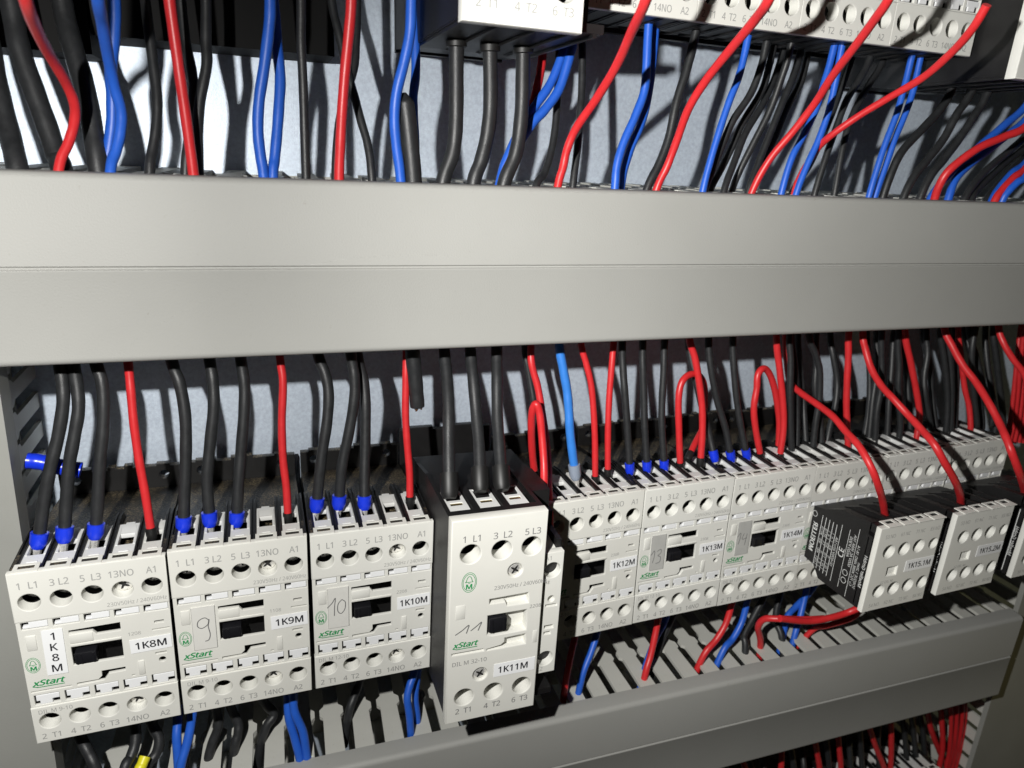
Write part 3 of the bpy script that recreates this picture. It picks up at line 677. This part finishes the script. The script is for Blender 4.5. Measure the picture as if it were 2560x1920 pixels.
U('wblack', 1.5, 'A', [(910, 150), (945, 420), (965, 600), (960, 780), (935, 930), (920, 1045)], "black wire alone between the crossing blue pair and the second red wire", (30, 18))
U('red', 1.55, 'A', [(1040, -10, 8), (1075, 250), (1110, 500), (1145, 740), (1188, 1062)], "second red wire from the left in the top row, nearly straight", (8, 12))
U('wblack', 1.5, 'A', [(1110, -10), (1140, 250), (1180, 450), (1190, 600), (1160, 850), (1140, 1045)], "black wire tucked right behind the second red wire from the left", (30, 20))
U('wblack', 1.6, 'A', [(1265, -10), (1265, 250), (1270, 400), (1232, 600), (1215, 800), (1220, 1055)], "half shadowed black wire just right of the second red wire", (26, 18))
U('blue', 1.65, 'A', [(1660, -10), (1655, 150), (1625, 400), (1592, 620), (1585, 800), (1600, 950), (1620, 1078)], "left wire of the blue pair that bows apart near the top centre left", (12, 12))
U('blue', 1.65, 'A', [(1685, 60), (1705, 300), (1722, 480), (1715, 640), (1702, 820), (1687, 980), (1677, 1078)], "right wire of the blue pair that bows apart near the top centre left", (22, 13))
U('wblack', 1.42, 'A', [(1850, -10), (1850, 250), (1862, 500), (1870, 750), (1880, 1078)], "straight black wire right of the bowed blue pair", (16, 14))
U('wblack', 1.42, 'A', [(2035, -10), (2080, 200), (2130, 420), (2180, 600), (2220, 750), (2262, 900), (2285, 1090)], "black wire slanting behind the third red wire, ending right of it", (34, 16))
U('red', 1.6, 'B', [(70, -10), (55, 200), (30, 450), (12, 700), (2, 900), (-5, 1092)], "third red wire from the left in the top row, slanting slightly left", (8, 12))
U('wblack', 1.42, 'B', [(105, -10), (98, 250), (85, 420), (30, 600), (-10, 800), (-28, 1085)], "black wire mostly hidden behind the third red wire", (36, 20))
U('blue', 1.7, 'B', [(438, -10), (430, 200), (395, 380), (350, 560), (335, 720), (345, 880), (372, 1092)], "front blue wire curving left beside the capped black cable stub", (10, 12))
U('blue', 1.6, 'B', [(445, 30), (462, 250), (465, 450), (450, 600), (455, 760), (462, 900), (455, 1095)], "blue wire running down behind the capped black cable stub", (34, 24))
U('wblack', 3.0, 'B', [(392, 570), (402, 640), (415, 740), (432, 900), (450, 1106)], "capped black cable stub with pointed top among the blue wires", (14, 13), up=0, name="black_cable", taper=.25)
c20 = [((715, 270), (715, 600), (710, 800), (690, 950), (635, 1112)), ((922, 300), (925, 600), (910, 800), (870, 980), (822, 1118)), ((1125, 310), (1120, 600), (1105, 800), (1075, 960), (1008, 1128))]
for q, l in zip(c20, ("left of three thick black cables under the big top contactor", "middle of three thick black cables under the big top contactor", "right of three thick black cables under the big top contactor")):
    o = U('wblack', 2.55, 'B', list(q), l, (16, 14), name="black_cable")
    p0 = at(850+q[0][0]*.40687, (q[0][1]-35)*.40687, 16)-o.location/MM; p1 = at(850+q[0][0]*.40687, (q[0][1]+22)*.40687, 16)-o.location/MM
    link("ferrule", MB().tube([p0, p0.lerp(p1, .9), p1], [3.5, 3.5, 3.1], 16).mesh("ferrule", True), M['fblack'], o)
U('red', 1.6, 'B', [(1248, 300), (1230, 450), (1200, 580), (1160, 720), (1090, 900), (1010, 1120)], "short red wire showing behind the rightmost thick cable under the big top contactor", (34, 22))
U('blue', 1.7, 'B', [(1383, 230), (1360, 350), (1290, 520), (1200, 650), (1120, 780), (1035, 950), (985, 1105)], "left one of two blue wires swinging behind the rightmost thick black cable", (28, 22))
U('blue', 1.75, 'B', [(1432, 230), (1415, 330), (1350, 540), (1262, 670), (1180, 760), (1095, 900), (1020, 1110)], "right one of two blue wires swinging behind the rightmost thick black cable", (24, 20))
U('wblack', 1.4, 'B', [(1345, 330), (1335, 600), (1320, 800), (1290, 960), (1250, 1075), (1205, 1142)], "thin black wire hooking left below the two swinging blue wires", (34, 16))
U('wblack', 1.4, 'B', [(1490, 150), (1487, 500), (1475, 700), (1460, 900), (1430, 1147)], "thin upright black wire crossed by the long red wire right of the big top contactor", (32, 16))
U('red', 1.5, 'B', [(1885, -15, -45), (1790, 200, -28), (1700, 400, -14), (1580, 600, -2), (1450, 790, 7), (1395, 920, 10), (1370, 1030, 11), (1340, 1137, 12)], "long slanting red wire just right of the big top contactor", up=10)
U('blue', 1.6, 'B', [(1895, 180), (1885, 380), (1870, 560), (1812, 720), (1742, 880), (1702, 1020), (1690, 1150)], "front wire of the first twisted blue pair under the small top contactors", (18, 13))
U('blue', 1.6, 'B', [(1937, 180), (1920, 380), (1890, 600), (1850, 760), (1790, 900), (1745, 1040), (1727, 1148)], "rear wire of the first twisted blue pair under the small top contactors", (24, 20))
U('wblack', 1.65, 'B', [(2180, 225), (2130, 430), (2070, 620), (2020, 850), (1960, 1010), (1888, 1158)], "black wire between the first blue pair and the second long red wire", (20, 15))
U('red', 1.5, 'C', [(650, -15, -45), (560, 120, -34), (420, 290, -20), (260, 490, -6), (150, 670, 2), (80, 860, 8), (20, 1020, 11), (-45, 1162, 12)], "second long slanting red wire crossing the upper contactor faces", up=10)
U('blue', 1.38, 'C', [(507, 275), (460, 470), (402, 620), (342, 800), (282, 1000), (240, 1168)], "single straight blue wire right of the second long red wire", (16, 13))
bl = [((620, 310), (590, 430), (530, 580), (430, 730), (370, 860), (300, 1040), (250, 1168)), ((672, 290), (642, 420), (600, 560), (480, 760), (420, 900), (340, 1060), (285, 1168)),
      ((730, 320), (680, 480), (600, 650), (500, 820), (430, 1000), (370, 1168)), ((768, 330), (722, 480), (650, 680), (560, 860), (470, 1040), (418, 1170)),
      ((832, 340), (790, 480), (720, 650), (640, 850), (570, 1030), (520, 1170)), ((890, 300), (842, 500), (760, 650), (690, 820), (610, 1000), (545, 1172))]
for i, q in enumerate(bl):
    U('wblack', 1.45, 'C', list(q), ("leftmost", "second", "third", "fourth", "fifth", "rightmost")[i]+" black wire in the fan of six right of the single blue wire", (22+(i % 3)*8, 18+(i % 2)*10))
U('blue', 1.38, 'C', [(1032, 340), (980, 520), (930, 680), (852, 840), (782, 980), (725, 1173)], "left wire of the blue pair crossed by the third long red wire", (16, 13))
U('blue', 1.38, 'C', [(1087, 320), (1050, 520), (1010, 690), (950, 860), (882, 1010), (812, 1192)], "right wire of the blue pair crossed by the third long red wire", (14, 12))
U('red', 1.45, 'C', [(1385, -15, -45), (1280, 140, -36), (1170, 290, -26), (1040, 460, -14), (930, 630, -4), (800, 800, 3), (650, 980, 9), (540, 1182, 12)], "third long slanting red wire, crossing a blue pair and a contactor face", up=10)
U('red', 1.4, 'C', [(1985, 30, -46), (1900, 170, -42), (1780, 310, -34), (1600, 470, -22), (1400, 590, -10), (1200, 710, 0), (1030, 830, 8), (945, 910, 14), (880, 1010, 18), (830, 1100, 20), (800, 1182, 20)], "fourth long red wire, sweeping flat and passing behind a blue wire", up=0)
U('wblack', 1.5, 'C', [(1150, 360), (1120, 450), (1060, 620), (990, 800), (900, 1000), (790, 1180)], "black wire hidden in part behind the blue pair under the upper contactors", (36, 26))
U('wblack', 1.45, 'C', [(1262, 365), (1200, 490), (1120, 620), (1060, 780), (1000, 950), (930, 1178)], "left one of two black wires between the crossed and the straight blue pairs", (26, 18))
U('wblack', 1.45, 'C', [(1342, 380), (1260, 520), (1190, 640), (1130, 780), (1090, 950), (1050, 1180)], "right one of two black wires between the crossed and the straight blue pairs", (34, 22))
U('blue', 1.38, 'C', [(1507, 415), (1470, 560), (1430, 700), (1362, 880), (1312, 1030), (1262, 1198)], "left wire of the straight blue pair under the last upper contactor", (16, 13))
U('blue', 1.38, 'C', [(1568, 390), (1530, 560), (1482, 700), (1420, 850), (1362, 1020), (1297, 1208)], "right wire of the straight blue pair under the last upper contactor", (18, 14))
for i, (q, l) in enumerate(zip(([(1765, 555), (1690, 680), (1580, 800), (1470, 920), (1410, 1030), (1350, 1195)], [(1882, 575), (1800, 700), (1720, 850), (1620, 980), (1540, 1080), (1478, 1200)], [(1977, 595), (1900, 720), (1810, 860), (1720, 980), (1640, 1080), (1578, 1208)]), ("left", "middle", "right"))):
    U('wblack', 1.8, 'C', q, l+" of three black cables under the black top right contactor", (20, 16), name="black_cable")
U('blue', 1.75, 'C', [(2240, 630), (2090, 770), (1960, 880), (1860, 970), (1740, 1080), (1635, 1225)], "upper blue wire sweeping in from the right edge behind the last red wire", (20, 16))
U('blue', 1.75, 'C', [(2245, 705), (2110, 830), (1980, 930), (1880, 1010), (1792, 1100), (1745, 1230)], "lower blue wire sweeping in from the right edge under the last long red wire", (22, 14))
U('red', 1.75, 'C', [(2240, 762), (2090, 840), (1950, 900), (1830, 980), (1740, 1060), (1692, 1140), (1660, 1230)], "red wire sweeping in from the right edge over two blue wires", (2, 12))
for i, q in enumerate(([(2235, 810), (2130, 920), (2020, 1010), (1930, 1100), (1850, 1215)], [(2235, 885), (2120, 980), (2010, 1080), (1930, 1160), (1890, 1220)], [(2240, 930), (2170, 1010), (2090, 1100), (1985, 1225)])):
    U('wblack', 1.7, 'C', q, ("upper", "middle", "lower")[i]+" of three black wires sweeping in at the right edge", (26+4*i, 20))
U('blue', 1.7, 'C', [(2240, 978), (2140, 1062), (2065, 1150), (2018, 1228)], "upper blue wire of the small bunch at the right edge above the duct", (20, 16))
U('red', 1.7, 'C', [(2240, 1012), (2150, 1090), (2080, 1165), (2032, 1235)], "short red wire in the small bunch at the right edge above the duct", (14, 13))
U('blue', 1.7, 'C', [(2240, 1062), (2170, 1122), (2110, 1182), (2072, 1245)], "lowest blue wire of the small bunch at the right edge above the duct", (10, 12))

GW = "wires from the middle duct to the lower contactors"
def Lw(colr, rad, reg, pts, label, fer=None, dep=(27, 18), up=22, down=0, **k): return W(colr, rad, reg, pts, label, dep, up, down, fer, GW, **k)
Lw('wblack', 2.0, 'D', [(410, 180), (432, 330), (435, 480), (400, 700), (350, 900), (303, 1150), (272, 1375)], "black wire with blue ferrule in terminal 1 L1 of contactor 1K8M", 'blue')
Lw('wblack', 2.0, 'D', [(512, 220), (537, 380), (542, 520), (512, 700), (477, 900), (457, 1150), (447, 1335)], "black wire with blue ferrule in terminal 3 L2 of contactor 1K8M", 'blue')
Lw('wblack', 2.0, 'D', [(660, 170), (700, 300), (716, 450), (712, 650), (692, 850), (678, 1100), (664, 1312)], "black wire with blue ferrule in terminal 5 L3 of contactor 1K8M", 'blue')
Lw('red', 1.45, 'D', [(885, 180), (905, 380), (925, 600), (960, 850), (1002, 1080), (1042, 1335)], "red wire with black ferrule in terminal A1 of contactor 1K8M", 'black')
Lw('wblack', 2.0, 'D', [(1190, 180), (1242, 330), (1280, 550), (1285, 800), (1277, 1050), (1270, 1265)], "black wire with blue ferrule in terminal 1 L1 of contactor 1K9M", 'blue')
Lw('wblack', 2.0, 'D', [(1450, 170), (1472, 320), (1477, 500), (1452, 750), (1432, 1000), (1447, 1232)], "black wire with blue ferrule in terminal 3 L2 of contactor 1K9M", 'blue')
Lw('wblack', 2.0, 'D', [(1665, 160), (1690, 350), (1686, 550), (1666, 800), (1650, 1000), (1638, 1232)], "black wire with blue ferrule in terminal 5 L3 of contactor 1K9M", 'blue')
Lw('red', 1.45, 'D', [(1935, 150), (1956, 320), (1948, 600), (1957, 850), (1980, 1050), (1990, 1232)], "red wire with black ferrule in terminal A1 of contactor 1K9M", 'black')
Lw('wblack', 2.0, 'E', [(262, 180), (310, 310), (336, 450), (325, 650), (287, 900), (257, 1190)], "black wire with blue ferrule in terminal 1 L1 of contactor 1K10M", 'blue')
Lw('wblack', 2.0, 'E', [(490, 180), (512, 320), (515, 480), (477, 720), (430, 950), (410, 1172)], "black wire with blue ferrule in terminal 3 L2 of contactor 1K10M", 'blue', (24, 18))
Lw('wblack', 2.0, 'E', [(535, 180), (580, 380), (592, 550), (590, 800), (585, 1000), (584, 1175)], "black wire with blue ferrule in terminal 5 L3 of contactor 1K10M", 'blue', (30, 18))
Lw('red', 1.45, 'E', [(872, 150), (870, 350), (868, 600), (880, 800), (896, 1000), (898, 1175)], "red wire with black ferrule in terminal A1 of contactor 1K10M", 'black')
cc = Lw('wblack', 2.9, 'E', [(915, 140), (930, 300), (942, 440), (950, 542)], "cut-off thick black cable hanging from the duct with bare copper end", None, (24, 24), name="black_cable")
st = MB(); rg = random.Random(3)
for k in range(22):
    g, rr = rg.uniform(0, 6.28), 1.8*math.sqrt(rg.random()); a = Vector((rr*math.cos(g), rr*math.sin(g), .5)); st.tube([a, a+Vector((rg.uniform(-.3, .3), rg.uniform(-.3, .3), -1.2-rg.random()*1.1))], .22, 5)
link("copper_strands", st.mesh("copper_strands"), M['copper'], cc)
for q, l in (([(1135, 140), (1155, 350), (1165, 550), (1166, 800), (1170, 1040)], "1 L1"), ([(1315, 140), (1335, 350), (1357, 600), (1375, 800), (1382, 1000)], "3 L2"), ([(1498, 130), (1500, 350), (1502, 600), (1515, 800), (1528, 992)], "5 L3")):
    Lw('wblack', 2.3, 'E', q, f"thick black cable with black sleeve in terminal {l} of tall contactor 1K11M", 'big', (27, -4), name="black_cable")
Lw('wblack', 1.4, 'E', [(1692, 140), (1702, 220), (1732, 380), (1755, 520), (1790, 800), (1800, 980)], "black wire hidden behind the red wire and loop beside tall contactor 1K11M", None, (40, 30), down=8)
Lw('red', 1.55, 'E', [(1735, 110, 30), (1740, 250, 28), (1780, 400, 26), (1805, 540, 24), (1838, 760, 22), (1855, 980, 18), (1860, 1200, 4), (1866, 1330, 0)], "red wire diving behind tall contactor 1K11M on its right side", down=14)
Lw('red', 1.6, 'E', [(1830, 1260, -6), (1826, 1120, 2), (1825, 950, 8), (1812, 760, 12), (1795, 590, 14), (1768, 525, 15), (1742, 590, 17), (1738, 720, 20), (1746, 880, 24), (1758, 985, 26)], "red wire loop with black ferrule beside tall contactor 1K11M", 'black', up=-14)
Lw('lightblue', 1.95, 'F', [(310, 190), (340, 380), (372, 560), (386, 720), (397, 900), (428, 1155)], "light blue wire with grey ferrule in terminal 3 L2 of contactor 1K12M", 'grey')
Lw('red', 1.42, 'F', [(480, 170), (522, 340), (560, 500), (580, 700), (592, 950), (594, 1240)], "red wire with black ferrule in terminal 5 L3 of contactor 1K12M", 'black', (27, 20))
Lw('red', 1.42, 'F', [(742, 150), (726, 350), (706, 600), (696, 850), (694, 1185)], "red wire with black ferrule in the 13NO terminal of contactor 1K12M", 'black', (27, 20))
for q, l in (([(808, 190), (815, 400), (826, 550), (845, 800), (866, 1145)], "1 L1"), ([(970, 180), (972, 400), (980, 650), (986, 850), (1002, 1130)], "3 L2"), ([(1142, 170), (1136, 400), (1122, 650), (1122, 850), (1138, 1122)], "5 L3")):
    Lw('wblack', 1.6, 'F', q, f"black wire with blue ferrule in terminal {l} of contactor 1K13M", 'blue', (27, 20))
Lw('red', 1.55, 'F', [(1450, 760, 34), (1458, 640, 32), (1455, 520, 29), (1425, 450, 27), (1375, 425, 25), (1310, 450, 23), (1268, 520, 22), (1252, 650, 21), (1257, 900, 20), (1265, 1132, 20)], "red wire loop in the 13NO terminal of contactor 1K13M", 'black', up=0)
Lw('red', 1.5, 'F', [(1450, 760, 34), (1440, 860, 31), (1395, 950, 27), (1345, 1055, 22)], "short red wire bending into the A1 terminal of contactor 1K13M, left of two", 'black', up=0)
Lw('red', 1.6, 'F', [(1335, 130), (1382, 300), (1417, 500), (1440, 700), (1440, 900), (1428, 1095)], "front red wire dropping into the A1 terminal of contactor 1K13M", 'black', (25, 18))
Lw('wblack', 1.6, 'F', [(1330, 180), (1372, 400), (1430, 650), (1490, 880), (1527, 1045)], "black wire with blue ferrule in terminal 1 L1 of contactor 1K14M", 'blue', (34, 20))
Lw('wblack', 1.6, 'F', [(1490, 170), (1512, 400), (1562, 650), (1622, 850), (1662, 1052)], "black wire with blue ferrule in terminal 3 L2 of contactor 1K14M", 'blue', (27, 20))
Lw('wblack', 1.6, 'F', [(1682, 160), (1692, 400), (1712, 620), (1747, 850), (1785, 1035)], "black wire with blue ferrule in terminal 5 L3 of contactor 1K14M", 'blue', (27, 20))
Lw('red', 1.55, 'F', [(2042, 985, 26), (2048, 800, 26), (2022, 600, 25), (1982, 450, 24), (1930, 382, 23), (1880, 430, 22), (1870, 540, 21), (1848, 690, 20), (1860, 850, 20), (1897, 1055, 20)], "tall red wire loop in the 13NO terminal of contactor 1K14M", 'black', up=-12)
Lw('red', 1.6, 'F', [(2025, 130), (2052, 400), (2077, 650), (2082, 850), (2055, 1062)], "straight red wire right of the tall loop, in terminal A1 of contactor 1K14M", 'black', (25, 20))
GB = "black wires in the dense bunch at the right"
gb = [[(235, 200), (245, 400), (240, 700), (250, 1110)], [(248, 200), (272, 400), (290, 650), (296, 900), (290, 1110)], [(302, 210), (322, 450), (345, 700), (357, 900), (367, 1105)],
      [(395, 200), (442, 330), (477, 480), (472, 700), (442, 900), (422, 1092)], [(447, 200), (450, 400), (440, 620), (480, 850), (490, 1080)], [(560, 190), (582, 340), (616, 560), (600, 750), (562, 900), (530, 1062)],
      [(970, 170), (972, 400), (962, 620), (932, 800), (920, 990)], [(1068, 180), (1050, 450), (1030, 700), (1015, 985)], [(850, 200), (872, 400), (872, 740), (828, 1015)], [(1102, 200), (1110, 420), (1105, 620), (1120, 900)],
      [(1325, 150), (1337, 330), (1310, 520), (1322, 680), (1372, 980)], [(1300, 180), (1352, 420), (1370, 650), (1387, 800), (1412, 980)], [(1440, 150), (1467, 350), (1490, 550), (1497, 750), (1480, 970)], [(1545, 150), (1570, 400), (1562, 700), (1552, 960)],
      [(1620, 120), (1660, 250), (1700, 400), (1742, 600), (1772, 870)], [(1720, 120), (1690, 330), (1700, 600), (1730, 880)], [(1665, 150), (1722, 350), (1772, 550), (1850, 800)], [(1797, 140), (1812, 400), (1850, 650), (1882, 850)], [(1862, 150), (1880, 330), (1912, 600), (1942, 870)],
      [(930, 180), (940, 420), (900, 700), (870, 1000)], [(1140, 180), (1150, 400), (1180, 620), (1200, 950)], [(1500, 150), (1520, 400), (1530, 640), (1520, 960)]]
for i, q in enumerate(gb):
    W('wblack', 1.6, 'G', q, "thin black wire in the dense bunch above the right-hand contactors", (27+(i % 3)*9, 22+(i % 3)*3), 22, 8, None, GB)
Lw('red', 1.6, 'G', [(203, 225, 36), (215, 400, 34), (242, 560, 30), (322, 642, 22), (450, 732, 10), (580, 832, -2), (682, 950, -12), (790, 1070, -22), (882, 1230, -30), (942, 1380, -32), (977, 1500, -28), (998, 1622, -24)], "red wire sweeping down into the add-on block labelled 1K15.1M", 'black', n=8)
Lw('red', 1.65, 'G', [(708, 165), (705, 350), (695, 550), (690, 750), (696, 900), (702, 1035)], "upright red wire above the contactor behind the 1K15.1M block", None, (25, 20), down=6)
Lw('red', 1.65, 'G', [(820, 165, 22), (842, 300, 18), (892, 460, 12), (970, 590, 4), (1062, 690, -4), (1180, 820, -12), (1300, 950, -22), (1392, 1060, -30), (1472, 1200, -34), (1552, 1340, -34), (1594, 1450, -30), (1604, 1552, -25)], "red wire sweeping down into the add-on block labelled 1K15.2M", 'black', n=8)
Lw('red', 1.65, 'G', [(1155, 155), (1202, 400), (1242, 600), (1270, 780), (1268, 890), (1250, 992)], "upright red wire above the contactor behind the 1K15.2M block", None, (25, 20), down=6)
Lw('red', 1.5, 'G', [(1580, 140), (1602, 350), (1632, 600), (1667, 750), (1680, 902)], "thinner red wire dropping behind the long one near the right edge", None, (32, 22), down=6)
Lw('red', 1.75, 'G', [(1470, 120, 20), (1532, 270, 14), (1622, 430, 6), (1722, 560, -2), (1822, 720, -12), (1902, 870, -20), (1962, 1000, -28), (2012, 1130, -33), (2072, 1290, -34), (2112, 1432, -28)], "long red wire sweeping to the last add-on block at the right edge", None, down=6, n=8)
Lw('red', 1.6, 'G', [(1903, 110), (1945, 250), (2022, 380), (2115, 510)], "red wire in the upper right corner crossing the red bundle", None, (18, 4), down=14)
for i in range(5):
    W('red', 1.25, 'G', [(2078+32*i, 130), (2048+32*i, 400), (2006+36*i, 800)], "red wire of the tight red bundle at the right edge under the middle duct", (40-4*(i % 2), 34), 22, 20, None, "tight red bundle at the right edge")
# blue twist tie-like cable end poking out of the left duct
o = W('fblue', 2.7, 'D', [(188, 862), (260, 868), (340, 884), (440, 910), (560, 928)], "loose blue cable end poking out of the left vertical duct", (27, 27), 0, 0, None, None, "cable end", name="blue_cable_end")

GD = "wires from the lower contactors into the lower duct"
def D_(colr, rad, reg, pts, label, dep=(22, 15), up=14, down=16, **k): return W(colr, rad, reg, pts, label, dep, up, down, None, GD, **k)
D_('wblack', 2.0, 'K', [(495, 350), (545, 450), (590, 545)], "black wire under 1K8M, leftmost of those leaving below", (20, 14))
D_('wblack', 2.0, 'K', [(832, 280), (830, 390), (800, 480), (765, 545)], "black wire under 1K8M curving left beside the yellow wire", (24, 14))
D_('wblack', 2.0, 'K', [(935, 270), (977, 360), (960, 450), (900, 545)], "black wire under 1K8M bending above the yellow wire", (28, 20))
D_('yellow', 2.1, 'K', [(892, 470), (872, 520), (850, 580)], "bright yellow wire under contactor 1K8M", (18, 14), up=0)
D_('blue', 1.75, 'K', [(1092, 220), (1086, 350), (1098, 545)], "blue wire under 1K9M, left one of the crossing pair", (22, 14))
D_('blue', 1.75, 'K', [(1182, 205), (1152, 380), (1108, 545)], "blue wire under 1K9M, right one of the crossing pair", (20, 12))
D_('wblack', 1.9, 'K', [(1330, 190), (1342, 280), (1300, 400), (1280, 500)], "black wire under 1K9M between the blue pairs, left one", (30, 24))
D_('wblack', 1.9, 'K', [(1420, 170), (1462, 260), (1462, 330), (1440, 420)], "black wire under 1K9M between the blue pairs, middle one", (30, 24))
D_('wblack', 1.9, 'K', [(1620, 130), (1682, 210), (1640, 280), (1600, 400)], "black wire under 1K9M between the blue pairs, right one", (32, 26))
D_('blue', 1.75, 'K', [(1768, 105), (1775, 230), (1812, 360), (1842, 485)], "left blue wire of the pair falling between contactors 1K9M and 1K10M", (20, 12))
D_('blue', 1.75, 'K', [(1800, 95), (1812, 200), (1862, 320), (1886, 475)], "right blue wire of the pair falling between contactors 1K9M and 1K10M", (18, 12))
D_('blue', 1.7, 'N', [(1882, 1310), (1852, 1400), (1832, 1500), (1850, 1640)], "left blue wire of the pair under the right end of 1K10M", (20, 13))
D_('blue', 1.6, 'N', [(1908, 1330), (1890, 1480), (1905, 1640)], "right blue wire of the pair under the right end of 1K10M", (24, 18))
D_('wblack', 1.9, 'N', [(1480, 1370), (1440, 1480), (1400, 1600)], "black wire under contactor 1K10M behind the duct fingers", (34, 28))
D_('red', 1.6, 'M', [(262, 1340), (240, 1440), (200, 1640)], "red wire lost in the shadow right of tall contactor 1K11M", (22, 14))
D_('blue', 1.6, 'M', [(432, 1300), (385, 1450), (325, 1610)], "blue wire in the shadow under contactor 1K12M", (22, 14))
D_('blue', 1.6, 'M', [(942, 1215), (872, 1350), (800, 1540)], "blue wire behind the red one under contactor 1K13M", (30, 18))
D_('red', 1.65, 'M', [(890, 1205), (862, 1350), (832, 1480), (798, 1595)], "red wire under the middle of contactor 1K13M", (20, 12))
D_('wblack', 1.7, 'M', [(1000, 1180), (930, 1330), (870, 1490)], "black wire beside the red one under contactor 1K13M", (34, 24))
D_('red', 1.7, 'M', [(1442, 1100), (1402, 1230), (1332, 1350), (1238, 1465)], "red wire curving left under contactor 1K14M", (18, 13))
D_('blue', 1.7, 'M', [(1562, 1070), (1522, 1220), (1452, 1350), (1388, 1425)], "blue wire curving left under contactor 1K14M", (20, 13))
D_('wblack', 1.8, 'M', [(1690, 1030), (1600, 1200), (1540, 1320), (1548, 1395)], "black wire kinking into a duct slot under contactor 1K14M", (24, 14))
D_('wblack', 1.8, 'M', [(1810, 1010), (1780, 1150), (1790, 1240), (1822, 1335)], "black wire under the right end of contactor 1K14M", (30, 16))
D_('blue', 1.7, 'M', [(2055, 970), (1935, 1100), (1868, 1175), (1840, 1290)], "blue wire slanting left under the 1K15.1M block", (26, 20))
D_('blue', 1.7, 'M', [(2005, 1000), (1962, 1180), (1930, 1285)], "blue wire crossing another under the 1K15.1M block", (24, 16))
D_('red', 1.7, 'M', [(2140, 1195, -6), (2000, 1203, -4), (1800, 1197, 2), (1690, 1200, 7), (1645, 1262, 10), (1662, 1362, 13)], "red wire lying flat across the lower duct fingers, hooked down at its left end", up=0)
D_('red', 1.7, 'P', [(1180, 1150, -18), (900, 1235, -16), (745, 1285, -12), (600, 1345, -8), (450, 1390, -7), (250, 1422, -6), (0, 1398, -5)], "red wire emerging under the 1K15.1M block and running left", up=0, down=0)
D_('red', 1.5, 'P', [(640, 1390, 4), (420, 1460, 8), (300, 1490, 12)], "short red wire ending at the duct edge under the 1K15.1M block", up=8)
GZ = "wires below the lower duct"
rb = [((868, 725), (885, 800)), ((965, 680), (990, 745)), ((1152, 630), (1145, 745)), ((1290, 580), (1302, 660), (1315, 745)), ((1392, 550), (1400, 640), (1408, 745)), ((1520, 505), (1560, 640), (1600, 745)), ((1627, 480), (1630, 600), (1625, 745)), ((1782, 430), (1802, 560), (1852, 690), (1885, 745)), ((1840, 412), (1850, 520), (1855, 640))]
for i, q in enumerate(rb):
    W('red', 1.8, 'L', list(q), ["red wire below the lower duct, farthest left at the picture's bottom edge", "red wire below the lower duct, second from the left at the bottom edge", "red wire below the lower duct, third from the left at the bottom edge",
        "red wire below the lower duct, left of a close pair", "red wire below the lower duct, right of a close pair", "red wire below the lower duct slanting to the right", "upright red wire below the lower duct beside the slanting one",
        "long curved red wire below the right end of the lower duct", "red wire below the duct next to the dark red bundle"][i], (25, 22), 20, 20, None, GZ)
for i in range(6):
    W('red', 1.4, 'L', [(1885+14*i, 400-4*i), (1893+12*i, 520), (1885+9*i, 660)], "red wire of the shaded red bundle beside the vertical duct at lower right", (17+(i % 2)*4, 17), 20, 16, None, "shaded red bundle at the lower right")
for i, (a, b, c) in enumerate(((1000, 690, 1010), (1060, 665, 1065), (1190, 620, 1195), (1230, 610, 1240), (1340, 570, 1350), (1440, 535, 1445), (1490, 520, 1495), (1670, 462, 1690), (1712, 450, 1730), (1745, 440, 1770), (1580, 495, 1570), (920, 715, 925))):
    W('wblack', 1.9, 'L', [(a, b), (c, (b+745)/2), (c+6, 750)], "black wire in the row of black wires below the lower duct", (28+(i % 2)*7, 24), 20, 20, None, GZ)
